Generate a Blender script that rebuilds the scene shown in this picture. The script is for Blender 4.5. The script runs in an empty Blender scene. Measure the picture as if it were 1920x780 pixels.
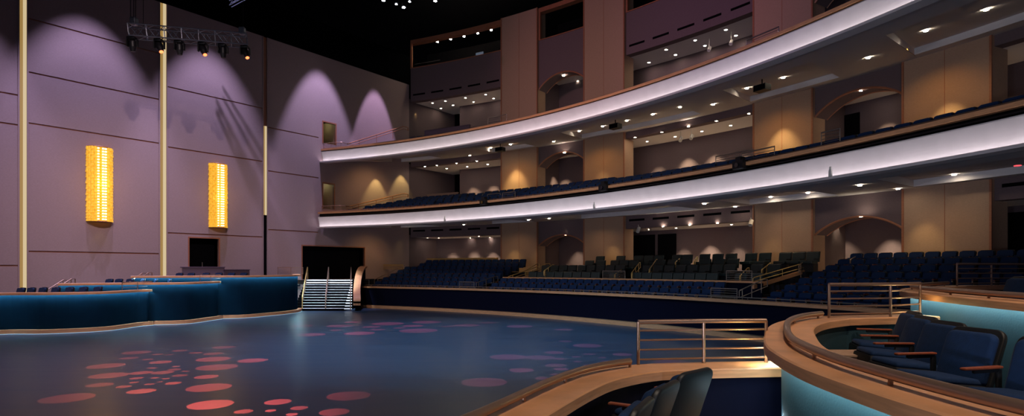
import bpy, bmesh, math, random
from mathutils import Vector, Matrix
random.seed(7)
D = bpy.data; COL = bpy.context.scene.collection
PI = math.pi; R_ = math.radians
# ---------------------------------------------------------------- survey
F = 1100.0; HU = 960.0; HV = 503.0; EYE = 2.6      # focal length in px of the photo, eye height in metres
CX, CY = -27.5, 1.65                               # centre of the auditorium's concentric arcs
def P(u, v, z):                                    # survey: point of the place at height z (above eye) seen at (u, v)
    Y = z*F/(HV-v); return Vector(((u-HU)/F*Y, Y, z+EYE))
def PY(u, v, Y): return Vector(((u-HU)/F*Y, Y, (HV-v)/F*Y+EYE))
def pol(R, t, z=0.0):
    a = R_(t); return Vector((CX+R*math.cos(a), CY+R*math.sin(a), z+EYE))
def ang(x, y): return math.degrees(math.atan2(y-CY, x-CX))
def uR(u, R):                                      # angle on the arc of radius R seen at picture column u
    k = (u-HU)/F; A = k*k+1; B = -2*(k*CX+CY); Cc = CX*CX+CY*CY-R*R
    Y = (-B+math.sqrt(B*B-4*A*Cc))/(2*A); return ang(k*Y, Y)
WD = Vector((.607, .794, 0)).normalized(); W0 = Vector((-17.9, 34, 0)); WN = Vector((WD.y, -WD.x, 0))   # left wall line, WN points into hall
def wall_t(u):
    k = (u-HU)/F
    return (k*W0.y-W0.x)/(WD.x-k*WD.y)
def wall_p(t, z=0, off=0.0):
    p = W0+WD*t+WN*off; return Vector((p.x, p.y, z+EYE))
def wall_z(u, v): return (HV-v)/F*(W0.y+WD.y*wall_t(u))

# ---------------------------------------------------------------- materials
def mat(name, col, rough=.6, metal=0, spec=.5, bump=0, bscale=40, var=0, vscale=6, emit=None, estr=0, stretch=None, sheen=0):
    m = D.materials.new(name); m.use_nodes = True; nt = m.node_tree; n = nt.nodes; l = nt.links
    b = n['Principled BSDF']; b.inputs['Base Color'].default_value = (*col, 1)
    b.inputs['Roughness'].default_value = rough; b.inputs['Metallic'].default_value = metal
    b.inputs['Specular IOR Level'].default_value = spec
    if sheen: b.inputs['Sheen Weight'].default_value = sheen; b.inputs['Sheen Roughness'].default_value = .4
    tc = n.new('ShaderNodeTexCoord'); mp = n.new('ShaderNodeMapping'); l.new(tc.outputs['Object'], mp.inputs[0])
    if stretch: mp.inputs['Scale'].default_value = stretch
    if var:
        t = n.new('ShaderNodeTexNoise'); t.inputs['Scale'].default_value = vscale; t.inputs['Detail'].default_value = 6
        l.new(mp.outputs[0], t.inputs['Vector'])
        r = n.new('ShaderNodeValToRGB'); e = r.color_ramp.elements
        e[0].position = .3; e[1].position = .7
        e[0].color = (*[c*(1-var) for c in col], 1); e[1].color = (*[min(1, c*(1+var)) for c in col], 1)
        l.new(t.outputs['Fac'], r.inputs[0]); l.new(r.outputs[0], b.inputs['Base Color'])
    if bump:
        t = n.new('ShaderNodeTexNoise'); t.inputs['Scale'].default_value = bscale; l.new(mp.outputs[0], t.inputs['Vector'])
        k = n.new('ShaderNodeBump'); k.inputs['Strength'].default_value = bump; k.inputs['Distance'].default_value = .02
        l.new(t.outputs['Fac'], k.inputs['Height']); l.new(k.outputs[0], b.inputs['Normal'])
    if emit:
        b.inputs['Emission Color'].default_value = (*emit, 1); b.inputs['Emission Strength'].default_value = estr
    return m
M = {}
def linen(name, col, cell=(1.15, 1.2)):            # woven wall covering in big panels with hairline joints
    m = mat(name, col, .85, spec=.2, var=.10, vscale=14, bump=.25, bscale=60, stretch=(1, 1, 6))
    return m
M['mauve'] = linen('mauve_linen', (.34, .25, .255))
M['pier'] = linen('pier_linen', (.42, .27, .19))
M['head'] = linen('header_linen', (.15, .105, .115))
M['lounge'] = linen('lounge_linen_dimmed', (.11, .078, .09))  # same linen as the piers, colour darkened to stand for the unlit lounges
M['white'] = mat('balcony_plaster', (.62, .57, .59), .7, spec=.2, var=.04, vscale=2)
M['soffit'] = mat('soffit_paint', (.66, .62, .64), .8, spec=.15)
M['wood'] = mat('maple_wood', (.68, .34, .17), .38, spec=.4, var=.16, vscale=3, stretch=(1, 1, 14))
M['woodd'] = mat('reddish_trim_wood', (.34, .13, .07), .45, var=.15, vscale=4, stretch=(1, 1, 12))
M['black'] = mat('matte_black', (.002, .002, .003), .9, spec=.05)
M['blk_eq'] = mat('black_equipment', (.005, .005, .007), .45, spec=.4)
M['navy'] = mat('navy_box_panel', (.004, .017, .036), .8, spec=.0, var=.06, vscale=3, bump=.1, bscale=50)
M['navyn'] = mat('slate_blue_box_panel', (.028, .062, .082), .7, spec=.1, var=.06, vscale=3, bump=.1, bscale=50)
M['navyd'] = mat('dark_navy_panel', (.003, .004, .016), .7, spec=.08)
M['loungec'] = mat('lounge_bounce_carpet', (.42, .35, .32), .95, spec=.1, var=.2, vscale=20)  # lounge floor made pale to bounce light up onto the ceilings
M['carpet'] = mat('dark_carpet', (.02, .02, .028), .95, spec=.1, var=.2, vscale=30)
M['bluef'] = mat('blue_upholstery', (.004, .024, .085), .8, spec=.25, var=.12, vscale=18, bump=.2, bscale=120, sheen=.06)
M['bluefar'] = mat('blue_upholstery_plain', (.008, .026, .085), .8, spec=.2, sheen=.05)
M['teal'] = mat('teal_leather', (.010, .026, .028), .42, spec=.45, var=.1)
M['shell'] = mat('seat_shell_black', (.008, .009, .012), .5, spec=.5)
M['arm'] = mat('armrest_cherry', (.30, .075, .035), .35, spec=.5, var=.15, vscale=8, stretch=(1, 8, 1))
M['bronze'] = mat('bronze_tube', (.36, .235, .18), .36, metal=.75, spec=.5)
M['steel'] = mat('dull_steel_tube', (.30, .27, .25), .4, metal=.8)
M['gold'] = mat('brass_rail', (.62, .42, .14), .38, metal=.6)
M['badge'] = mat('seat_badge', (.45, .36, .22), .35, metal=.7)
M['truss'] = mat('truss_aluminium', (.22, .24, .30), .4, metal=.85)
M['purple'] = mat('purple_partition', (.10, .065, .10), .6)
M['pale'] = mat('pale_fixture', (.6, .58, .55), .5)
M['glass'] = mat('booth_glass', (.01, .01, .012), .08, spec=.6)
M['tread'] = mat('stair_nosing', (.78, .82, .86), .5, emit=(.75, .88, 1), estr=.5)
M['led_w'] = mat('led_white_strip', (.8, .8, .8), emit=(1, .93, .95), estr=9)
M['led_c'] = mat('led_cyan_strip', (.5, .8, .9), emit=(.40, .82, 1), estr=68)
M['led_f'] = mat('floor_edge_light', (.5, .8, .9), emit=(.3, .7, 1), estr=.8)
M['led_cn'] = mat('led_cyan_strip_near', (.5, .8, .9), emit=(.58, .92, .98), estr=36)
M['led_g'] = mat('wall_slot_light', (.05, .035, .015), emit=(1, .60, .18), estr=.32)
M['led_gw'] = mat('wall_slot_light_core', (.05, .04, .03), emit=(1, .79, .45), estr=.62)
M['lamp'] = mat('downlight_lens', (1, 1, 1), emit=(1, .86, .62), estr=130)
M['lampc'] = mat('cool_downlight_lens', (1, 1, 1), emit=(.85, .9, 1), estr=60)
M['amber'] = mat('amber_crystal', (.8, .45, .06), .15, spec=.6, emit=(1, .6, .06), estr=.6, var=0)
M['led_core'] = mat('sconce_lamp_beads', (1, 1, 1), emit=(1, .90, .6), estr=1.15)
M['lens_r'] = mat('orange_lens', (.4, .05, .02), emit=(1, .16, .05), estr=4)
M['stepglow'] = mat('step_light_lens', (1, .9, .6), emit=(1, .8, .3), estr=30)
M['exit'] = mat('exit_sign_red', (.4, .03, .03), emit=(1, .08, .1), estr=1.5)
# amber glass with darker veins
nt = M['amber'].node_tree; vo = nt.nodes.new('ShaderNodeTexVoronoi'); vo.inputs['Scale'].default_value = 16
tcn = nt.nodes.new('ShaderNodeTexCoord'); nt.links.new(tcn.outputs['Object'], vo.inputs['Vector'])
rp = nt.nodes.new('ShaderNodeValToRGB'); rp.color_ramp.elements[0].color = (1, .70, .05, 1); rp.color_ramp.elements[1].color = (.6, .28, .008, 1)
rp.color_ramp.elements[1].position = .8
nt.links.new(vo.outputs['Distance'], rp.inputs[0]); nt.links.new(rp.outputs[0], nt.nodes['Principled BSDF'].inputs['Emission Color'])
# stage floor: smooth dark blue paint with long worn streaks
m = mat('stage_floor_paint', (.035, .062, .095), .34, spec=.5); M['floor'] = m
nt = m.node_tree; n = nt.nodes; l = nt.links
tc = n.new('ShaderNodeTexCoord'); mp = n.new('ShaderNodeMapping'); mp.inputs['Scale'].default_value = (.25, 1.6, 1); mp.inputs['Rotation'].default_value = (0, 0, .2)
l.new(tc.outputs['Object'], mp.inputs[0]); t = n.new('ShaderNodeTexNoise'); t.inputs['Scale'].default_value = 1.1; t.inputs['Detail'].default_value = 8; t.inputs['Roughness'].default_value = .65
l.new(mp.outputs[0], t.inputs['Vector']); r = n.new('ShaderNodeValToRGB'); r.color_ramp.elements[0].position = .35; r.color_ramp.elements[1].position = .72
r.color_ramp.elements[0].color = (.020, .042, .080, 1); r.color_ramp.elements[1].color = (.034, .070, .120, 1)
l.new(t.outputs['Fac'], r.inputs[0]); l.new(r.outputs[0], n['Principled BSDF'].inputs['Base Color'])
r2 = n.new('ShaderNodeMapRange'); r2.inputs['To Min'].default_value = .27; r2.inputs['To Max'].default_value = .42
l.new(t.outputs['Fac'], r2.inputs['Value']); l.new(r2.outputs[0], n['Principled BSDF'].inputs['Roughness'])

# ---------------------------------------------------------------- mesh building
class MB:
    def __init__(s): s.v = []; s.f = []; s.m = []; s.cur = 0
    def add(s, vs, fs):
        o = len(s.v); s.v += [Vector(p) for p in vs]; s.f += [[i+o for i in f] for f in fs]; s.m += [s.cur]*len(fs); return s
    def box(s, c, d, rz=0, tilt=None, axes=None):
        c = Vector(c)
        if axes is None:
            ax = (Vector((math.cos(rz), math.sin(rz), 0)), Vector((-math.sin(rz), math.cos(rz), 0)), Vector((0, 0, 1)))
            if tilt: q = Matrix.Rotation(tilt, 3, 'X'); rm = Matrix.Rotation(rz, 3, 'Z'); ax = tuple(rm @ (q @ Vector(a)) for a in ((1, 0, 0), (0, 1, 0), (0, 0, 1)))
        else: ax = axes
        vs = [c+ax[0]*(i*d[0]/2)+ax[1]*(j*d[1]/2)+ax[2]*(k*d[2]/2) for i in (-1, 1) for j in (-1, 1) for k in (-1, 1)]
        return s.add(vs, [[0, 1, 3, 2], [4, 6, 7, 5], [0, 4, 5, 1], [2, 3, 7, 6], [0, 2, 6, 4], [1, 5, 7, 3]])
    def rbox(s, c, d, b=.02, seg=2, tilt=0, bulge=0):      # rounded box about x tilt
        bm = bmesh.new(); bmesh.ops.create_cube(bm, size=1)
        bmesh.ops.scale(bm, vec=d, verts=bm.verts)
        bmesh.ops.bevel(bm, geom=bm.edges[:]+bm.verts[:], offset=b, segments=seg, affect='EDGES', profile=.5)
        q = Matrix.Rotation(tilt, 3, 'X'); c = Vector(c)
        bm.verts.index_update()
        s.add([c+q @ v.co for v in bm.verts], [[v.index for v in f.verts] for f in bm.faces]); bm.free(); return s
    def rslab(s, c, w, h, r, th, b=.02, tilt=0):          # upright rounded-rectangle pad, soft edges
        bm = bmesh.new(); pts = []
        for (sx, sz, a0) in ((1, -1, -90), (1, 1, 0), (-1, 1, 90), (-1, -1, 180)):
            rr = r if sz > 0 else r*.5
            for k in range(6):
                a = R_(a0+90*k/5); pts.append((sx*(w/2-rr)+rr*math.cos(a), sz*(h/2-rr)+rr*math.sin(a)))
        n = len(pts); lo = [bm.verts.new((x, -th/2, z)) for x, z in pts]; hi = [bm.verts.new((x, th/2, z)) for x, z in pts]
        f0 = bm.faces.new(lo); f1 = bm.faces.new(hi[::-1])
        for i in range(n): bm.faces.new([lo[(i+1) % n], lo[i], hi[i], hi[(i+1) % n]])
        bmesh.ops.recalc_face_normals(bm, faces=bm.faces)
        bmesh.ops.bevel(bm, geom=list(set(list(f0.edges)+list(f1.edges))), offset=b, segments=3, affect='EDGES', profile=.5)
        q = Matrix.Rotation(tilt, 3, 'X'); c = Vector(c); bm.verts.index_update()
        s.add([c+q @ v.co for v in bm.verts], [[v.index for v in f.verts] for f in bm.faces]); bm.free(); return s
    def prism(s, poly, h0, h1):                            # plan polygon, z range
        n = len(poly); vs = [Vector((p[0], p[1], h0)) for p in poly]+[Vector((p[0], p[1], h1)) for p in poly]
        return s.add(vs, [list(range(n))[::-1], [i+n for i in range(n)]]+[[i, (i+1) % n, (i+1) % n+n, i+n] for i in range(n)])
    def tube(s, pts, r, k=8, cap=True):
        pts = [Vector(p) for p in pts]; vs = []; fs = []; up = None
        for i, p in enumerate(pts):
            a = pts[max(i-1, 0)]; b = pts[min(i+1, len(pts)-1)]; t = (b-a).normalized()
            if up is None: up = Vector((0, 0, 1)) if abs(t.z) < .9 else Vector((1, 0, 0))
            x = t.cross(up); x = x.normalized() if x.length > 1e-4 else Vector((1, 0, 0)); y = x.cross(t); up = y
            for j in range(k):
                q = 2*PI*j/k; vs.append(p+x*(r*math.cos(q))+y*(r*math.sin(q)))
        for i in range(len(pts)-1):
            for j in range(k): fs.append([i*k+j, i*k+(j+1) % k, (i+1)*k+(j+1) % k, (i+1)*k+j])
        if cap: fs += [list(range(k))[::-1], [len(vs)-k+j for j in range(k)]]
        return s.add(vs, fs)
    def cyl(s, a, b, r, k=16, r2=None):
        a = Vector(a); b = Vector(b); t = (b-a).normalized(); x = t.orthogonal().normalized(); y = t.cross(x); r2 = r if r2 is None else r2
        vs = [a+(x*math.cos(2*PI*j/k)+y*math.sin(2*PI*j/k))*r for j in range(k)]+[b+(x*math.cos(2*PI*j/k)+y*math.sin(2*PI*j/k))*r2 for j in range(k)]
        return s.add(vs, [list(range(k))[::-1], [k+j for j in range(k)]]+[[j, (j+1) % k, (j+1) % k+k, j+k] for j in range(k)])
    def arc(s, prof, t0, t1, n=0, closed=True):            # profile [(R, z)] swept round the hall centre
        if not n: n = max(2, int(abs(t1-t0)/.9))
        m_ = len(prof); vs = []; fs = []
        for i in range(n+1):
            t = t0+(t1-t0)*i/n
            for (R, z) in prof: vs.append(pol(R, t, z))
        e = m_ if closed else m_-1
        for i in range(n):
            for j in range(e): k = (j+1) % m_; fs.append([i*m_+j, (i+1)*m_+j, (i+1)*m_+k, i*m_+k])
        if closed: fs += [list(range(m_)), [n*m_+j for j in range(m_)][::-1]]
        return s.add(vs, fs)
    def sweep(s, path, prof, closed=True):                 # plan path, profile [(offset to its left normal, z)]
        path = [Vector((p[0], p[1], 0)) for p in path]; m_ = len(prof); vs = []; fs = []
        for i, p in enumerate(path):
            t = (path[min(i+1, len(path)-1)]-path[max(i-1, 0)]).normalized(); nn = Vector((-t.y, t.x, 0))
            for (o, z) in prof: q = p+nn*o; vs.append(Vector((q.x, q.y, z)))
        e = m_ if closed else m_-1
        for i in range(len(path)-1):
            for j in range(e): k = (j+1) % m_; fs.append([i*m_+j, (i+1)*m_+j, (i+1)*m_+k, i*m_+k])
        if closed: fs += [list(range(m_)), [(len(path)-1)*m_+j for j in range(m_)][::-1]]
        return s.add(vs, fs)
    def build(s, name, mats, parent=None, smooth=False, local=False):
        if not isinstance(mats, (list, tuple)): mats = [mats]
        if local: o = Vector((0, 0, 0))
        elif parent:
            o = Vector((0, 0, 0)); q_ = parent
            while q_: o += q_.location; q_ = q_.parent
        else:
            xs = [v.x for v in s.v]; ys = [v.y for v in s.v]; zs = [v.z for v in s.v]
            o = Vector(((min(xs)+max(xs))/2, (min(ys)+max(ys))/2, min(zs)))
        me = D.meshes.new(name); me.from_pydata([v-o for v in s.v], [], s.f)
        for x in mats: me.materials.append(M[x] if isinstance(x, str) else x)
        for p, i in zip(me.polygons, s.m): p.material_index = min(i, len(mats)-1); p.use_smooth = smooth
        bm = bmesh.new(); bm.from_mesh(me); bmesh.ops.recalc_face_normals(bm, faces=bm.faces); bm.to_mesh(me); bm.free()
        if smooth:
            try: me.set_sharp_from_angle(angle=R_(40))
            except Exception: pass
        ob = D.objects.new(name, me); COL.objects.link(ob)
        if parent: ob.parent = parent
        elif not local: ob.location = o
        return ob
def catmull(pts, n=8):
    pts = [Vector(p) for p in pts]; out = []
    q = [pts[0]*2-pts[1]]+pts+[pts[-1]*2-pts[-2]]
    for i in range(1, len(q)-2):
        a, b, c, d = q[i-1:i+3]
        for j in range(n):
            t = j/n; out.append(.5*((2*b)+(c-a)*t+(2*a-5*b+4*c-d)*t*t+(3*b-a-3*c+d)*t**3))
    out.append(pts[-1]); return out
def offset(path, d):
    out = []; path = [Vector((p[0], p[1], 0)) for p in path]
    for i, p in enumerate(path):
        t = (path[min(i+1, len(path)-1)]-path[max(i-1, 0)]).normalized(); out.append(p+Vector((-t.y, t.x, 0))*d)
    return out
def tag(o, label, cat, group=None, kind=None):
    o['label'] = label; o['category'] = cat
    if group: o['group'] = group
    if kind: o['kind'] = kind
    return o
def thing(name, loc, label, cat, group=None, rz=0):
    o = D.objects.new(name, None); COL.objects.link(o); o.location = Vector(loc); o.rotation_euler = (0, 0, rz); o.empty_display_size = .1
    return tag(o, label, cat, group)
def struct(mb, name, mats, label=None, smooth=False):
    o = mb.build(name, mats, smooth=smooth); o['kind'] = 'structure'
    if label: o['label'] = label; o['category'] = name.split('_')[0]
    return o
ORD = ['first', 'second', 'third', 'fourth', 'fifth', 'sixth', 'seventh', 'eighth', 'ninth', 'tenth', 'eleventh', 'twelfth', 'thirteenth', 'fourteenth', 'fifteenth', 'sixteenth', 'seventeenth', 'eighteenth', 'nineteenth', 'twentieth']
TENS = {20: 'twenty', 30: 'thirty', 40: 'forty', 50: 'fifty', 60: 'sixty'}
def ordn(i):
    if i < 20: return ORD[i]
    k = i+1; t = k//10*10
    return (TENS[t]+'-'+ORD[k-t-1]) if k > t else {30: 'thirtieth', 40: 'fortieth', 50: 'fiftieth', 60: 'sixtieth'}[t]
def spot(loc, target, power, size, blend, col, rad=.08):
    L = D.lights.new('spot', 'SPOT'); L.energy = power; L.spot_size = R_(size); L.spot_blend = blend; L.color = col; L.shadow_soft_size = rad
    o = D.objects.new('spot_light', L); COL.objects.link(o); o.location = loc
    o.rotation_euler = (Vector(target)-Vector(loc)).to_track_quat('-Z', 'Y').to_euler(); return o
def point(loc, power, col, rad=.05):
    L = D.lights.new('point', 'POINT'); L.energy = power; L.color = col; L.shadow_soft_size = rad
    o = D.objects.new('point_light', L); COL.objects.link(o); o.location = loc; return o

# ================================================================ SETTING
b = MB(); b.add([(-75, -15, 0), (45, -15, 0), (45, 75, 0), (-75, 75, 0)], [[0, 1, 2, 3]])
struct(b, 'floor', 'floor', 'smooth dark blue painted main floor of the hall')
b = MB(); b.add([(-75, -15, 23.5), (45, -15, 23.5), (45, 75, 23.5), (-75, 75, 23.5)], [[3, 2, 1, 0]])
struct(b, 'ceiling', 'black', 'black ceiling lost in darkness above the hall')

# ---- left wall, built panel by panel with recessed seams and light slots
WTOP = 14.6
def wslab(b, ta, tb, z0, z1, off=0.0, th=.12):
    c = (wall_p(ta, 0, off-th/2)+wall_p(tb, 0, off-th/2))/2
    b.box((c.x, c.y, (z0+z1)/2+EYE), (abs(tb-ta), th, z1-z0), rz=math.atan2(WD.y, WD.x))
def wpanel(u0, u1, seams, holes=(), t0=None, t1=None, top=WTOP, bottom=-2.6):
    """panel between columns u0,u1; seams = z list; holes=(ta,tb,za,zb)"""
    ta = wall_t(u0) if t0 is None else t0; tb = wall_t(u1) if t1 is None else t1
    zs = sorted(set([bottom, top]+[s-.035 for s in seams]+[s+.035 for s in seams]+[h[2] for h in holes]+[h[3] for h in holes]))
    ts = sorted(set([ta, tb]+[h[0] for h in holes]+[h[1] for h in holes]))
    b = MB(); tr = MB()
    for z0, z1 in zip(zs, zs[1:]):
        zm = (z0+z1)/2; seam = any(abs(zm-s) < .034 for s in seams)
        segs = []
        for a, c in zip(ts, ts[1:]):
            tm = (a+c)/2
            if any(h[0] < tm < h[1] and h[2] < zm < h[3] for h in holes): continue
            if segs and abs(segs[-1][1]-a) < 1e-6: segs[-1][1] = c
            else: segs.append([a, c])
        for a, c in segs:
            if seam: wslab(tr, a, c, z0, z1, -.06, .06)
            else: wslab(b, a, c, z0, z1, 0, .12)
    o = struct(b, 'wall_left', 'mauve')
    if tr.v: struct(tr, 'trim_seam', 'woodd')
def wz(pairs): return [sum(wall_z(u, v) for u, v in p)/len(p) for p in pairs]
# panel seams (surveyed on both ends)
wpanel(-330, 35, wz([[(0, 172), (35, 179)], [(0, 229), (35, 235)], [(0, 498)]]))
wpanel(52, 299, wz([[(52, 34), (299, 100)], [(52, 134), (299, 187)], [(52, 230), (299, 269)], [(52, 471), (299, 476)]]))
hd = (wall_t(355), wall_t(410), -.9, wall_z(382, 447))
wpanel(313.5, 492, wz([[(313, 161.5), (480, 201)], [(313, 275), (480, 301)], [(313, 437), (492, 444)]]), holes=[hd])
B1F, B2F = 3.05, 7.45
h2 = (wall_t(606), wall_t(629), wall_z(617, 270), wall_z(617, 231)); h1 = (wall_t(606), wall_t(626), wall_z(616, 392), wall_z(616, 345))
h0 = (wall_t(567), wall_t(683), -.75, wall_z(600, 462))
wpanel(502, 597, wz([[(501, 239), (598, 257.5)], [(501, 320.5), (600, 333.5)], [(501, 431), (597, 435)]]), holes=[(h0[0], wall_t(597), h0[2], h0[3])])
TC = wall_t(767)                                      # rear corner
wpanel(597, 767, [], holes=[h2, h1, (wall_t(597), h0[1], h0[2], h0[3])], t1=TC)
for zf, zc in ((-.6, 2.66), (3.9, 8.29), (8.6, 13.5)):
    b = MB(); wslab(b, TC+.02, TC+9, zf, zc, -.02, .12); struct(b, 'wall_lounge', 'lounge')  # left wall carried past the corner, shade put in by the darker linen
b = MB(); c = wall_p(-2, 0, -2.2); b.box((c.x, c.y, 9.5), (80, .2, 22), rz=math.atan2(WD.y, WD.x)); struct(b, 'wall_backing', 'black')
# door leaf, and a black sheet standing in for the dark of the opening
for nm, h, mt in (('door_1', hd, 'black'), ('opening_dark', h0, 'black')):
    b = MB()
    wslab(b, h[0], h[1], h[2], h[3], -.5, .06); struct(b, nm, mt)
    b = MB(); wslab(b, h[0]-.07, h[0], h[2], h[3]+.07, .02, .16); wslab(b, h[1], h[1]+.07, h[2], h[3]+.07, .02, .16); wslab(b, h[0], h[1], h[3], h[3]+.07, .02, .16)
    struct(b, 'trim_door', 'woodd')
b = MB(); q = wall_p((hd[0]+hd[1])/2+.1, -.1, -.46); b.cyl((q.x, q.y, q.z), (q.x, q.y, q.z+.45), .02); tag(b.build('door_handle', 'steel'), 'short vertical steel pull handle on the black door in the left wall', 'handle')
for h in (h2, h1):                                    # lit vestibules behind the balcony doors
    b = MB(); tm = h[1]+.5
    for (ta, tb, oa, ob) in ((h[0]-.05, h[0]-.05, -.12, -1.6), (h[1]+.05, h[1]+.05, -.12, -1.6), (h[0]-.05, h[1]+.05, -1.6, -1.6)):
        p0 = wall_p(ta, 0, oa); p1 = wall_p(tb, 0, ob); z0 = h[2]+EYE-.1; z1 = h[3]+EYE+.3
        b.add([(p0.x, p0.y, z0), (p1.x, p1.y, z0), (p1.x, p1.y, z1), (p0.x, p0.y, z1)], [[0, 1, 2, 3]])
    struct(b, 'wall_vestibule', 'pier')
    b = MB()
    wslab(b, h[0]-.08, h[0], h[2], h[3]+.08, .02, .16); wslab(b, h[1], h[1]+.08, h[2], h[3]+.08, .02, .16); wslab(b, h[0], h[1], h[3], h[3]+.08, .02, .16)
    struct(b, 'trim_door', 'woodd')
    point(wall_p((h[0]+h[1])/2, h[3]+.1, -.9), 5, (.75, .9, .5), .1)
# light slots between the panels
def slot(u0, u1, z0, z1, zb, nm):
    t0, t1 = wall_t(u0), wall_t(u1); w = t1-t0; p = wall_p((t0+t1)/2, zb, -.1)
    o = thing('wall_light_column', p, nm, 'wall light', 'tall gold light slots in the left wall')
    b = MB(); wslab(b, t0, t1, z0, z1, -.05, .04); b.build('glowing_diffuser', 'led_g', o)
    b = MB(); wslab(b, t0+w*.5, t0+w*.9, z0, z1, -.03, .03); b.build('bright_lamp_line', 'led_gw', o)
    b = MB(); wslab(b, t0-.03, t0+.03, zb, WTOP, .03, .12); wslab(b, t1-.03, t1+.03, zb, WTOP, .03, .12); b.build('edge_trim', 'mauve', o)
    if zb < z0-.1: b = MB(); wslab(b, t0, t1, zb, z0, -.05, .04); b.build('unlit_section', 'black', o)
    if z1 < WTOP-.1: b = MB(); wslab(b, t0, t1, z1, WTOP, -.05, .04); b.build('unlit_upper_section', 'woodd', o)
slot(35, 52, -1.2, WTOP, -1.2, 'leftmost tall gold light column in the mauve wall, full height')
slot(299, 313.5, -.8, WTOP, -.8, 'gold light column in the wall between the two amber sconces')
slot(493, 501.5, wall_z(497, 403), wall_z(497, 236), -2.6, 'thin gold light column right of the black door, lit only in its middle')

# ---- crystal sconces
def sconce(u, v0, v1, wpx, label):
    t = wall_t(u); Y = W0.y+WD.y*t; z0 = wall_z(u, v1); z1 = wall_z(u, v0); r = wpx*Y/F/2*1.12
    base = wall_p(t, z0, 0); o = thing('crystal_sconce', base, label, 'wall lamp', 'amber crystal sconces on the left wall')
    H = z1-z0; q = MB(); ax = (WD, WN, Vector((0, 0, 1)))
    q.box(base+Vector((0, 0, H/2))+WN*.03, (r*1.5, .06, H), axes=ax); q.build('back_plate', 'gold', o)
    q = MB(); n = 11
    for i in range(n):
        a = PI*(i+.5)/n; cx = -math.cos(a)*r; cy = math.sin(a)*r*.85
        if .33 < i/(n-1) < .67: cy *= .86
        m_ = 26
        for j in range(m_):
            zz = (j+.5)*H/m_; rr = r*.155*(1+.22*((i+j) % 2)); sx = rr*(1.0+random.uniform(-.1, .1))
            c = base+WD*cx+WN*cy+Vector((0, 0, zz))
            q.cyl(c-Vector((0, 0, H/m_*.46)), c+Vector((0, 0, H/m_*.46)), sx, 6, sx*.8)
    q.build('amber_glass_rods', 'amber', o)
    for cx in (-.38, .02, .24):
        q = MB(); q.cur = 1; q.box(base+WD*(cx*r)+WN*(r*.93)+Vector((0, 0, H*.5)), (r*.10, .03, H*.96), axes=ax); q.cur = 0
        for j in range(26): q.box(base+WD*(cx*r)+WN*(r*.98)+Vector((0, 0, (j+.75)*H/26*.98)), (r*.14, .08, H/26*.48), axes=ax)
        q.build('bead_strip', ['led_core', 'amber'], o)
    for zz in (0, H):
        q = MB(); q.tube([base+WD*(-math.cos(PI*k/12)*r*1.02)+WN*(math.sin(PI*k/12)*r*.9)+Vector((0, 0, zz)) for k in range(13)], .03, 6)
        q.build('bronze_ring', 'woodd', o)
    point(base+WN*(r+.35)+Vector((0, 0, H*.5)), 14, (1, .6, .12), .3)
    spot(base+WN*.45-Vector((0, 0, .02)), base+WN*.25-Vector((0, 0, 3)), 10, 80, .6, (1, .8, .3), .05)
sconce(186, 277, 416, 34, 'large amber crystal wall sconce left of the middle gold light column')
sconce(408, 308, 427, 27, 'smaller looking amber crystal wall sconce above the black door')

# ---- rear wall
RW = 49.0
U = [767, 940, 1007, 1095, 1170, 1413, 1523, 1693, 1858]
TH = [uR(u, RW) for u in U]
GL, L1, L2, WB, WT, TOP = 2.46, 8.09, 13.3, 16.0, 17.9, 18.2
GF, F1, F2 = -.35, 4.2, 9.0                        # floor heights of the rooms behind
bays = [('wide', TH[0], TH[1]), ('arch', TH[2], TH[3]), ('wide', TH[4], TH[5]), ('arch', TH[6], TH[7]), ('wide', TH[8], TH[8]-9.9)]
piers = [(TH[1], TH[2]), (TH[3], TH[4]), (TH[5], TH[6]), (TH[7], TH[8]), (TH[8]-9.9, TH[8]-13.5)]
for a, c in piers:
    b = MB(); b.arc([(RW, -2.6), (RW+1.05, -2.6), (RW+1.05, TOP), (RW, TOP)], a, c, 4); struct(b, 'wall_rear', 'pier')
    b = MB()
    for t in (a, c): b.arc([(RW-.04, -.6), (RW+.02, -.6), (RW+.02, TOP), (RW-.04, TOP)], t-.045, t+.045, 1)
    b.arc([(RW-.012, 0), (RW+.01, 0), (RW+.01, TOP), (RW-.012, TOP)], (a+c)/2-.012, (a+c)/2+.012, 1)
    struct(b, 'trim_pier', 'woodd')
RB = RW+.22
def archwall(a, c, sp, cr, z1, th=1.0):
    n = 20; b = MB(); tr = MB(); hw = R_(a-c)*RW/2; rise = cr-sp; rad = (hw*hw+rise*rise)/(2*rise)
    vs = []; fs = []; zs = []
    for i in range(n+1):
        x = -hw+2*hw*i/n; zs.append(cr-rad+math.sqrt(max(rad*rad-x*x, 0)))
    for i in range(n+1):
        t = a+(c-a)*i/n
        vs += [pol(RB, t, zs[i]), pol(RB, t, z1), pol(RB+th, t, zs[i]), pol(RB+th, t, z1)]
    for i in range(n):
        o = i*4; fs += [[o, o+4, o+5, o+1], [o+2, o+3, o+7, o+6], [o, o+2, o+6, o+4], [o+1, o+5, o+7, o+3]]
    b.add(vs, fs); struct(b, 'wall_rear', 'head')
    tr.tube([pol(RB-.02, a+(c-a)*i/n, zs[i]) for i in range(n+1)], .05, 6)
    tr.tube([pol(RB+th, a+(c-a)*i/n, zs[i]) for i in range(n+1)], .03, 6); struct(tr, 'trim_arch', 'woodd')
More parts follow.
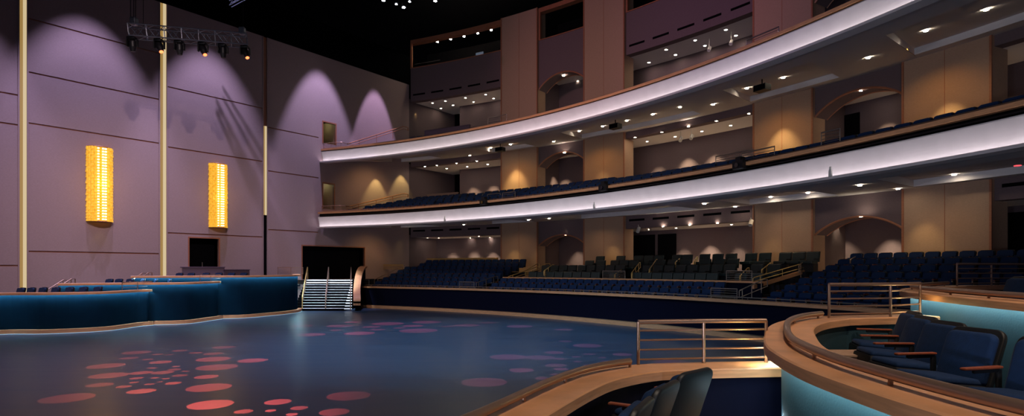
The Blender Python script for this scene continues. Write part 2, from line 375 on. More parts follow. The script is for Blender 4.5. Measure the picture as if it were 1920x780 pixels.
for kind, a, c in bays:
    if kind == 'wide':
        for z0, z1 in ((GL, F1-.2), (L1, F2-.2), (L2, WB)):
            b = MB(); b.arc([(RB, z0), (RB+.5, z0), (RB+.5, z1), (RB, z1)], a, c, 10); struct(b, 'wall_rear', 'head')
            k = 5
            for i in range(k):
                t0 = a+(c-a)*(i+.14)/k; t1 = a+(c-a)*(i+.80)/k; b = MB(); zz = z0+.45
                b.arc([(RB-.015, zz), (RB+.02, zz), (RB+.02, zz+.13), (RB-.015, zz+.13)], t0, t1, 3)
                lv = {GL: 'ground floor', L1: 'first balcony', L2: 'second balcony'}[z0]; bw = 'left rear bay' if a > 60 else ('middle rear bay' if a > 40 else 'right rear bay')
                tag(b.build('air_vent', 'black'), 'long black slot vent, %s from left on the %s %s header' % (ORD[i], lv, bw), 'vent', 'slot vents on the rear headers')
    else:
        archwall(a, c, 1.565, 2.28, F1-.2); archwall(a, c, 7.12, 7.9, F2-.2); archwall(a, c, 12.5, 13.35, WB)
    # control booth opening at top
    b = MB(); b.arc([(RB-.05, WT), (RB+.4, WT), (RB+.4, TOP), (RB-.05, TOP)], a, c, 8); b.arc([(RB-.05, WB-.06), (RB+.2, WB-.06), (RB+.2, WB), (RB-.05, WB)], a, c, 8)
    for t in (a-.08, c+.08): b.arc([(RB-.05, WB), (RB+.1, WB), (RB+.1, WT), (RB-.05, WT)], t-.08, t+.08, 1)
    struct(b, 'trim_booth_window', 'woodd')
    b = MB(); b.arc([(RB+2.5, WB), (RB+2.6, WB), (RB+2.6, WT), (RB+2.5, WT)], a, c, 6); struct(b, 'wall_booth', 'black')
# rooms behind: floors, ceilings, back walls per level
TA, TZ = 66.5, 10.0
for zf, zc in ((GF, GL), (F1, L1), (F2, L2)):
    b = MB(); b.arc([(RW+.2, zf-.15), (54, zf-.15), (54, zf), (RW+.2, zf)], 67.5, TZ, 40); struct(b, 'floor_lounge', 'loungec')
    for kind, a, c in bays:
        b = MB(); zz = zc if kind == 'wide' else {GL: 2.5, L1: 8.1, L2: 13.55}[zc]
        b.arc([(RW+(.72 if kind == 'wide' else 1.22), zz), (54, zz), (54, zz+.15), (RW+(.72 if kind == 'wide' else 1.22), zz+.15)], a+1.5 if kind == 'wide' else a+.3, c-1.0 if kind == 'wide' else c-.3, 10)
        struct(b, 'ceiling_lounge', 'soffit')
    for a, c in ((66.0 if zf < 0 else uR(862, 52), 48.0), (48.0, 36.0), (36.0, TZ)):
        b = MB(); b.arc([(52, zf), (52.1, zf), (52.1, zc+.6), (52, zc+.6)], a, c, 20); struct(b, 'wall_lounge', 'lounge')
    for t in (TH[2]+.1, TH[3]-.1, TH[6]+.1, TH[7]-.1, TH[4]-.0, TH[5]+.0):
        b = MB(); p0 = pol(RW+1.05, t); p1 = pol(52, t); b.add([(p0.x, p0.y, zf+EYE), (p1.x, p1.y, zf+EYE), (p1.x, p1.y, zc+.6+EYE), (p0.x, p0.y, zc+.6+EYE)], [[0, 1, 2, 3]])
        if t in (TH[2]+.1, TH[6]+.1): struct(b, 'wall_lounge', 'lounge')
b = MB(); b.arc([(54.2, -2.6), (54.3, -2.6), (54.3, TOP), (54.2, TOP)], 68, TZ, 30); struct(b, 'wall_far_rear', 'black')
# dark doorways in ground lounge
for u0, u1, z1 in ((1187, 1228, 2.2), (1234, 1268, 2.2), (1885, 1925, 2.2)):
    b = MB(); a, c = uR(u0, 51.95), uR(u1, 51.95); b.arc([(51.9, GF), (51.97, GF), (51.97, z1), (51.9, z1)], a, c, 3); struct(b, 'door_3', 'black')
for u0, u1, z1 in ((1540, 1612, 7.6),):
    b = MB(); a, c = uR(u0, 51.95), uR(u1, 51.95); b.arc([(51.9, F1), (51.97, F1), (51.97, z1), (51.9, z1)], a, c, 3); struct(b, 'door_4', 'black')

# ================================================================ BALCONIES
SK = 2.7
COF = [(66, 60.2), (54.8, 50.5), (46, 36.1), (32.7, 27.4), (23.8, 14.0)]
T_END = 13.0
def balcony(name, R0, zb, zw, zc0, zc1, rise, rows, tl, label, zrear):
    o = thing('balcony', pol(R0+4, 40, zb-0), label, 'balcony', 'curved balconies across the rear of the hall')
    o.location.z = zb+EYE
    b = MB()                                         # white fascia: lip, ledge, concave face
    prof = [(R0, zb), (R0, zb+.085), (R0+.03, zb+.085), (R0+.03, zb+.03), (R0+.25, zb+.03)]
    for k in range(1, 9):
        s = k/8; prof.append((R0+.25+.05*math.sin(s*PI)-.13*s, zb+.03+(zw-zb-.03)*s))
    prof += [(R0+.12, zw+.03), (R0+.46, zw+.03), (R0+.46, zb)]
    b.arc(prof, tl, T_END, 70); b.build('fascia', 'white', o)
    b = MB(); b.arc([(R0+.06, zb+.034), (R0+.13, zb+.034), (R0+.13, zb+.046), (R0+.06, zb+.046)], tl, T_END, 70); b.build('light_strip', 'led_w', o)
    b = MB(); b.arc([(R0+.3, zw), (R0+.5, zw), (R0+.5, zc0), (R0+.3, zc0)], tl, T_END, 70)
    b.build('dark_recess', 'black', o)
    b = MB(); b.arc([(R0+.20, zw+(zc0-zw)*.45), (R0+.24, zw+(zc0-zw)*.45), (R0+.24, zw+(zc0-zw)*.45+.04), (R0+.20, zw+(zc0-zw)*.45+.04)], tl, T_END, 70); b.build('cable_rail', 'blk_eq', o)
    b = MB(); b.arc([(R0+.10, zc0), (R0+.52, zc0), (R0+.52, zc1), (R0+.10, zc1)], tl, T_END, 70); b.build('wood_cap', 'wood', o)
    b = MB()                                         # slim handrail above the cap
    b.tube([pol(R0+.3, tl+(T_END-tl)*k/80, zc1+.07) for k in range(81)], .018, 6)
    b.build('handrail', 'bronze', o, smooth=True)
    # sloped soffit with coffers
    def zs(R): return zb+.02+(R-R0)*((zrear-zb)/(RW-R0))
    b = MB(); RF, RR = R0+2.3, RW-.25
    b.arc([(R0+.12, zb+.004), (R0+1.0, zs(R0+1.0))], tl, T_END, 70, closed=False)
    ss = sorted(set([tl, 13.0]+[x for c_ in COF for x in c_ if x < tl]+[tl-.8*k for k in range(1, 65) if tl-.8*k > 13.0]), reverse=True)
    def inc(s): return any(c1 < s < c0 for c0, c1 in COF)
    def q(s, w, dz=0):
        R = RF+(RR-RF)*w; t = min(s+SK*w, 67.6); p = pol(R, t, zs(R)+dz); return p
    H = .26
    for s0, s1 in zip(ss, ss[1:]):
        sm = (s0+s1)/2
        b.add([pol(R0+1.0, s0, zs(R0+1)), pol(R0+1.0, s1, zs(R0+1)), q(s1, 0), q(s0, 0)], [[0, 1, 2, 3]])
        if not inc(sm): b.add([q(s0, 0), q(s1, 0), q(s1, 1), q(s0, 1)], [[0, 1, 2, 3]])
        else:
            b.add([q(s0, .0, H), q(s1, .0, H), q(s1, .9, H), q(s0, .9, H)], [[0, 1, 2, 3]])
            b.add([q(s0, 0), q(s1, 0), q(s1, 0, H), q(s0, 0, H)], [[0, 1, 2, 3]])
            b.add([q(s0, .9), q(s1, .9), q(s1, .9, H), q(s0, .9, H)], [[0, 1, 2, 3]])
            b.add([q(s0, .9), q(s1, .9), q(s1, 1), q(s0, 1)], [[0, 1, 2, 3]])
        b.add([q(s0, 1), q(s1, 1), pol(RW+.3, min(s1+SK, 67.6), zrear+.05), pol(RW+.3, min(s0+SK, 67.6), zrear+.05)], [[0, 1, 2, 3]])
    for c0, c1 in COF:
        for s in (c0, c1):
            if s < tl: b.add([q(s, 0), q(s, .9), q(s, .9, H), q(s, 0, H)], [[0, 1, 2, 3]])
    b.build('soffit', 'soffit', o)
    b = MB()                                         # stepped deck
    dk = zc1-(.75 if rows > 4 else .60); prof = [(R0+.5, dk)]
    for r in range(rows):
        z = dk+rise*r; prof += [(R0+.55+.85*r if r else R0+.51, z), (R0+.55+.85*(r+1), z)]
    prof += [(R0+.55+.85*rows, F1-.03 if rows > 4 else F2-.03), (RW+.2, F1-.03 if rows > 4 else F2-.03)]
    b.arc(prof, tl, T_END, 60, closed=False); b.build('stepped_deck', 'carpet', o)
    return zs
TL1 = uR(594, 40.6); TL2 = uR(594, 41.1)
zs1 = balcony('b1', 40.6, 2.72, 3.45, 3.68, 3.80, .20, 6, TL1, 'lower curved balcony with bright white fascia and wood cap', 3.22)
zs2 = balcony('b2', 41.1, 7.24, 7.98, 8.07, 8.18, .30, 4, TL2, 'upper curved balcony with bright white fascia and thin wood cap', 8.45)

# ================================================================ DOWNLIGHTS
def downlight(p, r, where, i, lens='lamp', big=1):
    p = Vector(p); o = thing('downlight', p, 'round ceiling light, %s from left %s' % (ordn(i), where), 'ceiling light', 'ceiling lights '+where)
    b = MB(); b.cyl(p-Vector((0, 0, .012)), p-Vector((0, 0, .004)), r, 12); b.build('lens', lens, o)
    b = MB(); k = 14; ring = []
    for j in range(k+1): a = 2*PI*j/k; ring.append(p+Vector((math.cos(a)*r*1.12, math.sin(a)*r*1.12, -.008)))
    b.tube(ring, r*.13, 5, cap=False); b.build('trim_ring', 'pale', o)
def on_soffit(u, v, zs, extra=0):
    lo, hi = 5.0, 60.0
    for _ in range(50):
        Y = (lo+hi)/2; x = (u-HU)/F*Y; R = math.hypot(x-CX, Y-CY)
        if (HV-v)/F*Y > zs(R)+extra: hi = Y
        else: lo = Y
    return Vector(((u-HU)/F*Y, Y, (HV-v)/F*Y+EYE)), R
def in_coffer(p, R, R0):
    w = (R-(R0+2.3))/(RW-.25-R0-2.3); s = ang(p.x, p.y)-SK*w
    return 0 < w < .9 and any(c1 < s < c0 for c0, c1 in COF)
def soffit_lights(lst, zs, R0, where):
    for i, (u, v) in enumerate(sorted(lst)):
        p, R = on_soffit(u, v, zs)
        if in_coffer(p, R, R0): p, R = on_soffit(u, v, zs, .26)
        p.z -= .03
        downlight(p, .07, where, i)
soffit_lights([(734, 301.5), (768.5, 297.6), (803.5, 293), (881, 291), (920, 276.5), (957, 270), (1038, 264.7), (1086, 245), (1130, 236), (1175, 225.5), (1224, 213.5), (1275, 200), (1337, 195), (1400.6, 164.5), (1468.5, 144.5), (1628, 107), (1736, 56), (1849, 16.6)], zs2, 41.1, 'under the upper balcony')
soffit_lights([(764, 424.6), (799.6, 423), (869.7, 420.5), (911, 424), (951.5, 414), (991, 411.5), (1029.5, 409), (1075.5, 413.5), (1120, 401), (1165.7, 397), (1213.5, 392.5), (1264, 388), (1321, 381), (1378.5, 386.8), (1445, 368.5), (1515, 360.5), (1612, 346), (1684, 353), (1789, 326)], zs1, 40.6, 'under the lower balcony')
def room_lights(lst, z, where, r=.07):
    for i, (u, v) in enumerate(sorted(lst)): downlight(P(u, v, z), r, where, i)
room_lights([(811, 193), (835, 189.5), (826.7, 203), (849.5, 197), (873, 183.5), (888, 191), (910.6, 177), (925.4, 184.6)], L2, 'in the top left rear bay ceiling')
room_lights([(1217, 117), (1249, 93), (1266.6, 102.6), (1303.4, 75.4), (1321.7, 85.5), (1361, 55.7), (1380, 66.5)], L2, 'in the top middle rear bay ceiling', .08)
room_lights([(797, 312), (819, 310), (837.7, 316), (856, 306), (876, 312.4), (894, 302), (914.5, 308)], L1, 'in the middle level left bay ceiling')
room_lights([(1190.7, 257.4), (1213.5, 265), (1241, 247.7), (1265.6, 256), (1291, 237), (1316, 246), (1343, 226.5), (1370, 235), (1404, 212.7)], L1, 'in the middle level middle bay ceiling')
room_lights([(801.6, 446), (822.8, 446), (881.7, 446), (898, 443), (918.6, 445)], GL, 'in the ground level left bay ceiling', .06)
room_lights([(1216.5, 430), (1242.8, 425), (1267.7, 427.4), (1292.8, 421.8), (1345, 418.5), (1371.5, 421)], GL, 'in the ground level middle bay ceiling', .06)
room_lights([(1045, 160.8), (1083.6, 151.8)], 13.55, 'behind the top left arch')
downlight(P(1057, 141.8, 13.3), .09, 'set in the top left arch reveal', 0)
downlight(P(1645, 171.7, 8.1), .08, 'behind the middle level right arch', 0)
downlight(P(1614, 170, 7.84), .06, 'set in the middle level right arch reveal', 0)
downlight(P(1058, 286, 7.84), .09, 'set in the middle level left arch reveal', 0)
downlight(P(1061, 441, 2.24), .08, 'set in the ground level left arch reveal', 0)
downlight(P(1614, 406, 2.24), .07, 'set in the ground level right arch reveal', 0)
# booth lamps hanging in the control room
for i, (u, v) in enumerate([(820, 77), (845, 72), (870, 67), (895.6, 61), (921, 55)]):
    t = uR(u, RB+.6); p = pol(RB+.6, t, 0); p.z = (HV-v)/F*p.y+EYE
    o = thing('booth_lamp', p, 'small bright round lamp, %s from left along the control booth window' % ORD[i], 'lamp', 'lamps in the control booth')
    b = MB(); b.cyl(p-Vector((0, 0, .08)), p+Vector((0, 0, .08)), .09, 12, .06); b.build('bulb', 'lamp', o)
    b = MB(); b.cyl(p+Vector((0, 0, .08)), Vector((p.x, p.y, WT+EYE)), .015, 6); b.build('stem', 'blk_eq', o)
b = MB()
for i, u in enumerate((783, 795, 808)):
    pass
# booth monitor
t0, t1 = uR(892, RB+1.8), uR(906, RB+1.8)
b = MB(); b.arc([(RB+1.8, 16.3), (RB+1.86, 16.3), (RB+1.86, 17.0), (RB+1.8, 17.0)], t0, t1, 2)
tag(b.build('monitor', mat('screen_glow', (.02, .03, .05), .3, emit=(.12, .22, .4), estr=.18)), 'dim blue screen glowing inside the top left control booth', 'screen')
b = MB(); b.tube([pol(RB+.5, uR(u, RB+.5), 16.45) for u in (777, 800, 825)], .02, 6)
tag(b.build('booth_handrail', 'steel'), 'thin rail across the left end of the control booth window', 'rail')

# soffit speakers
for i, (u, v, zs, nm) in enumerate([(721, 306, zs2, 'near the left wall'), (938, 277, zs2, 'above the left pier'), (1154, 233, zs2, 'above the left arch pier'), (1429, 160, zs2, 'near the right arch')]):
    p, R = on_soffit(u, v, zs); t = ang(p.x, p.y); w = .48
    o = thing('ceiling_speaker', p, 'black box loudspeaker hanging under the upper balcony '+nm, 'loudspeaker', 'loudspeakers under the upper balcony')
    b = MB(); b.box(p-Vector((0, 0, .12)), (w*1.2, .4, .26), rz=R_(t+90)); b.build('cabinet', 'blk_eq', o)
    b = MB(); b.box(p-Vector((0, 0, .12))+(Vector((CX, CY, p.z))-p).normalized()*.205, (w*1.1, .015, .2), rz=R_(t+90)); b.build('grille', 'black', o)
    b = MB(); b.cyl(p, p+Vector((0, 0, .4)), .03); b.build('bracket', 'blk_eq', o)
# black projector clusters on the fascia cap
for i, (u, nm) in enumerate([(908, 'left of the lower balcony middle'), (1133, 'beside the left arch'), (1388, 'below the right pier')]):
    R = 40.68; t = uR(u, R); p = pol(R, t, 3.62)
    o = thing('projector', p, 'black lighting unit clamped to the lower balcony edge '+nm, 'projector', 'black units on the lower balcony edge')
    b = MB(); b.box(p+Vector((0, 0, .1)), (.45, .3, .3), rz=R_(t+90)); b.build('body', 'blk_eq', o)
    b = MB(); b.box(p+Vector((0, 0, .3)), (.22, .25, .16), rz=R_(t+90)); b.build('clamp_head', 'blk_eq', o)
    d = (Vector((CX, CY, 0))-Vector((p.x, p.y, 0))).normalized()
    b = MB(); b.cyl(p+d*.14+Vector((0, 0, .08)), p+d*.22+Vector((0, 0, .08)), .08, 12); b.build('lens', 'glass', o)
# pale spot fixtures in the lounges
for i, (u, v, z, nm) in enumerate([(1330, 92, L2, 'left one in the top middle rear bay'), (1371, 80, L2, 'right one in the top middle rear bay'), (1276.5, 261, L1, 'left one in the middle level middle bay'), (1296.5, 257, L1, 'right one in the middle level middle bay'), (1197, 431, GL, 'in the ground level middle bay, left end'), (1408, 418, GL, 'in the ground level middle bay, right end')]):
    Y = P(u, v-7, z).y*.97; p = PY(u, v, Y)
    o = thing('track_spotlight', p, 'small white can spotlight, '+nm, 'spotlight', 'white can spotlights in the rear bays')
    d = Vector((-.4, -.5, -.75)).normalized()
    b = MB(); b.cyl(p-d*.16, p+d*.16, .10, 14); b.build('can', 'pale', o)
    b = MB(); b.cyl(p, Vector((p.x, p.y, z+EYE)), .02, 6); b.build('stem', 'pale', o)
# small sprinkler / sensor marks on the lower fascia
for i, (u, nm) in enumerate([(834, 'left'), (1114, 'middle'), (1557, 'right')]):
    t = uR(u, 40.55); p = pol(40.55, t, 2.79)
    b = MB(); b.box(p+Vector((0, 0, .1)), (.09, .06, .2), rz=R_(t+90)); b.cyl(p+Vector((0, 0, .2)), p+Vector((0, 0, .3)), .03)
    tag(b.build('fascia_sensor', 'pale'), 'small pale bracket on the lower balcony fascia, %s one of three' % nm, 'bracket', 'brackets on the lower fascia')
for i, (u, v) in enumerate([(1908, 310)]):
    p, R = on_soffit(u, v, zs1); b = MB(); b.cyl(p-Vector((0, 0, .02)), p, .09, 14); tag(b.build('indicator_light', 'exit'), 'small red round light under the lower balcony at right edge', 'light')

# ================================================================ SEATS
def seat_near(name, label, loc, rz, group, down=True, badge=True, both=False):
    o = thing(name, (0, 0, 0), label, 'seat', group)
    T = R_(-19)
    b = MB(); b.rslab((0, .035, .675), .46, .45, .07, .09, .035, T); b.build('backrest_cushion', 'bluef', o, True, True)
    b = MB(); b.rslab((0, .08, .675), .515, .52, .09, .045, .014, T); b.build('backrest_shell', 'shell', o, True, True)
    b = MB(); b.rbox((0, -.25, .50), (.44, .45, .07), .033, 3, R_(-5)); b.build('seat_cushion', 'bluef', o, True, True)
    b = MB(); b.rbox((0, -.25, .42), (.49, .50, .13), .03, 2, R_(-5)); p_ = b.build('seat_pan', 'shell', o, True, True)
    b = MB(); b.cyl((.24, -.43, .42), (.25, -.43, .42), .022, 16); b.build('number_badge', 'badge', p_, False, True)
    for sx in ((-1, 1) if both else (-1,)):
        b = MB(); b.rbox((sx*.285, -.20, .665), (.052, .40, .022), .009, 2, 0); b.build('armrest', 'arm', o, True, True)
        b = MB(); b.rbox((sx*.285, -.02, .47), (.03, .05, .36), .012, 2); b.rbox((sx*.285, -.16, .16), (.035, .30, .32), .015, 2); b.box((sx*.285, -.14, .012), (.07, .42, .024)); b.rbox((sx*.285, -.16, .64), (.03, .26, .03), .01, 2); b.build('standard', 'shell', o, True, True)
    o.location = loc; o.rotation_euler = (0, 0, rz); return o
def copy_tree(o, parent=None):
    c = o.copy(); COL.objects.link(c)
    if parent: c.parent = parent
    for ch in o.children: copy_tree(ch, c)
    return c
def prof_seat(b, w=.50, top=.90, teal=False):      # far seat, one mesh; material slots 0 fabric 1 shell 2 badge
    b.cur = 0
    # tapered back with rounded shoulders
    def slab(y, th, w0, w1, z0, z1, tilt):
        r = .07; pts = [(-w0/2, z0), (w0/2, z0), (w1/2, z1-r), (w1/2-r*.3, z1-r*.3), (w1/2-r, z1), (-w1/2+r, z1), (-w1/2+r*.3, z1-r*.3), (-w1/2, z1-r)]
        n = len(pts); vs = [(x, y+tilt*(z-z0), z) for x, z in pts]+[(x, y+th+tilt*(z-z0), z) for x, z in pts]
        b.add(vs, [list(range(n)), [n+i for i in range(n)][::-1]]+[[i, (i+1) % n, (i+1) % n+n, i+n] for i in range(n)])
    slab(-.06, .07, w*.9, w*.96, .42, top-.02, .2)
    b.box((0, -.19, .50), (w*.88, .09, .40), tilt=R_(-12)) if not teal else b.box((0, -.28, .45), (w*.9, .46, .10))
    b.cur = 1; slab(.015, .035, w*.96, w*1.0, .34, top, .2)
    b.box((-(w/2+.03), -.17, .34), (.035, .32, .62))
    b.cur = 2; b.box((-(w/2+.03), -.20, .655), (.05, .36, .025))
    b.cur = 3; b.box((-(w/2+.03), -.375, .60), (.036, .02, .04))
bs = MB(); prof_seat(bs); far_proto = bs.build('theatre_seat', ['bluefar', 'shell', 'arm', 'badge'], None, False, True); FAR = far_proto.data
bs2 = MB(); bs2.rbox((0, .02, .66), (.60, .09, .44), .03, 2, R_(-10)); bs2.cur = 0; bs2.rbox((0, -.26, .42), (.56, .46, .14), .03, 2); bs2.cur = 1; bs2.rbox((0, .075, .67), (.61, .04, .47), .015, 1, R_(-10)); bs2.box((0, -.16, .18), (.5, .34, .36)); bs2.box((.305, -.2, .56), (.02, .36, .05)); tp = bs2.build('loge_seat', ['teal', 'shell', 'shell', 'badge'], None, False, True); TEAL = tp.data
D.objects.remove(far_proto); D.objects.remove(tp)
cands = []                                          # (apparent size, loc, rz, label, group)
def row(R, t0, t1, ztop, where, group, side, sp=.565, vis=lambda p, u: True, jit=0):
    n = max(1, int(R_(t0-t1)*R/sp)); st = (t0-t1)/n
    for i in range(n):
        t = t0-st*(i+.5); p = pol(R, t, ztop-.90); u = HU+F*p.x/p.y
        if u < -60 or u > 1990 or not vis(p, u): continue
        cands.append((1/p.length, p, R_(t-90), '%s from left, %s' % (ordn(i), where), group))
RN = ['front row', 'second row', 'third row', 'fourth row', 'fifth row', 'sixth row', 'back row']
for i in range(7):
    z = -.87+.25*i; R = 42.6+.85*i
    row(R, 64.9 if i < 5 else 64.0, 53.4, z, RN[i]+' of left parterre block', 'seats of the left parterre block', 'left')
    row(R, 29.0, 18.5, z, RN[i]+' of right parterre block', 'seats of the right parterre block', 'left', vis=lambda p, u, i=i: not (u > 1740 and i < 3) and not (u > 1925))
for i in range(2):
    row(42.6+.85*i, 52.0, 32.6, -.87+.28*i, RN[i]+' below the loge wall', 'seats in front of the loges', 'left')
for r in range(6):
    z = 4.22+.20*r; R = 41.75+.85*r
    for (a, c, nm) in ((65.2-.3*r, 57.2, 'left'), (56.2, 48.6, 'left middle'), (47.8, 33.0, 'middle'), (32.2, 15.0, 'right')):
        row(R, a, c, z, RN[r]+' of lower balcony %s section' % nm, 'seats on the lower balcony', 'left', vis=lambda p, u, r=r: not (u > 1150 and r > 3) and not (u > 1350 and r > 2) and not (u > 1600 and r > 1))
for r in range(4):
    z = 8.42+.30*r; R = 42.3+.85*r
    for (a, c, nm) in ((64.2-.3*r, 57.2, 'left'), (56.0, 48.6, 'left middle'), (47.6, 39.0, 'middle')):
        row(R, a, c, z, RN[r]+' of upper balcony %s section' % nm, 'seats on the upper balcony', 'left', vis=lambda p, u, r=r: not (u > 1100 and r > 1))
# left boxes: seats in front of each stepped partition
def at_row(us, Y0, Y1, ztop, where, group):
    for i, u in enumerate(us):
        Y = Y0+(Y1-Y0)*i/(len(us)-1); p = Vector(((u-HU)/F*Y, Y, ztop-.9+EYE))
        cands.append((1/p.length*1.3, p, R_(-28), '%s from left in %s' % (ORD[i], where), group))
at_row([35.6, 54.8, 77, 101, 127, 153, 180], 23.9, 25.3, -.79, 'the lowest left box', 'seats in the lowest left box')
at_row([202, 220, 241, 262, 285, 311, 330], 28.2, 29.8, -.51, 'the middle left box', 'seats in the middle left box')
at_row([334, 356, 384, 408, 432, 455], 31.2, 33.4, -.24, 'the top left box', 'seats in the top left box')
cands.sort(key=lambda c: -c[0])
NEAR_N = 12
for k, (s, p, rz, lab, grp) in enumerate(cands[:300-NEAR_N]):
    o = D.objects.new('theatre_seat', FAR); COL.objects.link(o); o.location = p; o.rotation_euler = (0, 0, rz)
    tag(o, 'blue seat, '+lab, 'seat', grp)
rest = MB()
for (s, p, rz, lab, grp) in cands[300-NEAR_N:]:
    rm = Matrix.Rotation(rz, 3, 'Z'); o0 = len(rest.v)
    rest.v += [rm @ v+p for v in bs.v]; rest.f += [[i+o0 for i in f] for f in bs.f]; rest.m += bs.m
tag(rest.build('theatre_seats', ['bluefar', 'shell', 'arm', 'badge']), 'remaining distant rows of small dark blue theatre seats in parterre and balconies', 'seats', None, 'stuff')
# teal loge seats
def trow(R, spans, ztop, where):
    i = 0
    for (a, c) in spans:
        n = max(1, int(R_(a-c)*R/.62)); st = (a-c)/n
        for k in range(n):
            t = a-st*(k+.5); p = pol(R, t, ztop-.88)
            o = D.objects.new('loge_chair', TEAL); COL.objects.link(o); o.location = p; o.rotation_euler = (0, 0, R_(t-90))
            tag(o, 'wide teal loge seat, %s from the left in the %s loge row' % (ordn(i), where), 'seat', 'teal loge seats, %s row' % where); i += 1
trow(44.7, [(50.4, 43.6), (42.9, 41.9), (40.9, 34.3), (33.3, 31.3)], -.23, 'front')
trow(45.6, [(50.0, 42.3), (40.9, 33.9), (33.1, 31.0)], .17, 'second')
trow(46.7, [(47.0, 44.9), (44.6, 42.2), (40.9, 38.0), (37.5, 34.6)], .45, 'third')
trow(47.5, [(46.9, 45.5), (45.1, 43.7), (43.3, 40.8), (40.2, 38.6), (38.2, 35.4), (35.0, 33.2), (32.8, 30.4)], .72, 'back')

# ================================================================ PARTERRE
tp0 = uR(667, 41.1)
o = thing('parterre_wall', pol(41.2, 40, -2.6), 'long curved navy parterre wall with wood cap behind the main floor', 'parapet')
b = MB(); b.arc([(41.3, -2.6), (41.5, -2.6), (41.5, -1.27), (41.3, -1.27)], tp0, 15, 60); b.build('front_panel', 'navyd', o)
b = MB(); b.arc([(41.18, -1.30), (41.75, -1.30), (41.75, -1.19), (41.18, -1.19)], tp0, 15, 60); b.build('wood_cap', 'wood', o)
b = MB(); b.arc([(40.98, -2.6), (41.32, -2.6), (41.32, -2.42), (40.98, -2.42)], tp0, 15, 60); b.build('base_trim', 'wood', o)
b = MB(); b.tube([pol(41.55, tp0-.5+(15.5-tp0)*k/60, -1.10) for k in range(61)], .022, 6)
for k in range(0, 60): q = pol(41.55, tp0-.5+(15.5-tp0)*k/60, -1.19); b.cyl(q, q+Vector((0, 0, .08)), .012, 6)
b.build('handrail', 'steel', o, True)
b = MB(); prof = [(41.5, -2.6), (41.5, -1.77)]
for i in range(7): prof += [(42.15+.85*i if i else 41.5, -1.77+.25*i), (42.15+.85*(i+1), -1.77+.25*i)]
prof += [(RW+.2, -1.77+1.5), (RW+.2, -2.6)]
b.arc(prof, 66.5, 52.2, 30); tag(b.build('seating_tier', 'carpet'), 'dark carpeted stepped floor under the left parterre seats', 'steps')
b = MB(); b.arc(prof, 30.8, 13, 30); tag(b.build('seating_tier', 'carpet'), 'dark carpeted stepped floor under the right parterre seats', 'steps')
b = MB(); b.arc([(41.5, -2.6), (41.5, -1.77), (42.15+.85, -1.77), (42.15+.85, -1.49), (43.9, -1.49), (43.9, -2.6)], 52.2, 30.8, 30)
tag(b.build('seating_tier', 'carpet'), 'dark low steps carrying the two blue rows below the loge wall', 'steps')
o = thing('loge_wall', pol(44, 40, -1.5), 'curved low loge wall with wood cap below the teal seats', 'parapet')
b = MB(); b.arc([(44.0, -1.5), (44.1, -1.5), (44.1, -.62), (44.0, -.62)], 52.2, 30.8, 30); b.build('front_panel', 'navyd', o)
b = MB(); b.arc([(43.92, -.62), (44.25, -.62), (44.25, -.54), (43.92, -.54)], 52.2, 30.8, 30); b.build('wood_cap', 'wood', o)
b = MB(); b.arc([(44.1, -1.5), (44.1, -1.11), (45.15, -1.11), (45.15, -.71), (46.2, -.71), (46.2, -.43), (47.0, -.43), (47.0, -.16), (49.2, -.16), (49.2, -1.5)], 52.2, 30.8, 30); b.build('stepped_floor', 'carpet', o)
# glowing low back wall behind left block / brass ledge
b = MB(); b.arc([(48.4, -.2), (48.5, -.2), (48.5, .68), (48.4, .68)], 64.3, 56.9, 10); b.arc([(48.3, .68), (48.55, .68), (48.55, .76), (48.3, .76)], 64.3, 56.9, 10)
tag(b.build('rear_ledge', 'gold'), 'long brass ledge behind the back row of the left parterre block', 'ledge')
# rails with balusters
def rail_panel(name, pts, z_under, z_top, n_bars, label, mt='bronze', r=.02, posts=None, cat='railing', group=None, rt=None):
    """pts plan polyline (x,y); rails between heights"""
    pts = [Vector((p[0], p[1], 0)) for p in pts]
    o = thing(name, (pts[0].x, pts[0].y, z_under+EYE), label, cat, group)
    b = MB(); b.tube([Vector((p.x, p.y, z_top+EYE)) for p in pts], rt or r*1.5, 10); b.build('top_rail', mt, o, True)
    for k in range(n_bars):
        z = z_under+(z_top-z_under)*(k+.55)/(n_bars+.45)
        b = MB(); b.tube([Vector((p.x, p.y, z+EYE)) for p in pts], r*.62, 8); b.build('bar', mt, o, True)
    for p in (posts or [pts[0], pts[-1]]):
        b = MB(); b.cyl((p[0], p[1], z_under+EYE), (p[0], p[1], z_top+EYE), r, 10); b.build('post', mt, o, True)
    return o
def arcpts(R, u0, u1, n=5): a, c = uR(u0, R), uR(u1, R); return [pol(R, a+(c-a)*k/n) for k in range(n+1)]
rail_panel('parterre_railing', arcpts(41.75, 861, 889), -1.2, -.82, 4, 'small steel guard rail on the parterre wall left of the aisle', 'steel', .016, group=None)
rail_panel('parterre_railing', arcpts(41.75, 1333, 1382), -1.2, -.8, 4, 'small steel guard rail on the parterre wall right of the middle', 'steel', .016)
rail_panel('parterre_railing', arcpts(41.75, 673, 692), -1.2, -.78, 4, 'tiny steel guard rail beside the bright staircase', 'steel', .016)
rail_panel('loge_railing', arcpts(44.1, 1362, 1410), -.54, -.12, 4, 'steel guard rail on the loge wall left of the brass stair rail', 'steel', .016)
rail_panel('loge_railing', arcpts(44.1, 1130, 1172), -.54, -.15, 4, 'steel guard rail on the loge wall near the central steps', 'steel', .016)
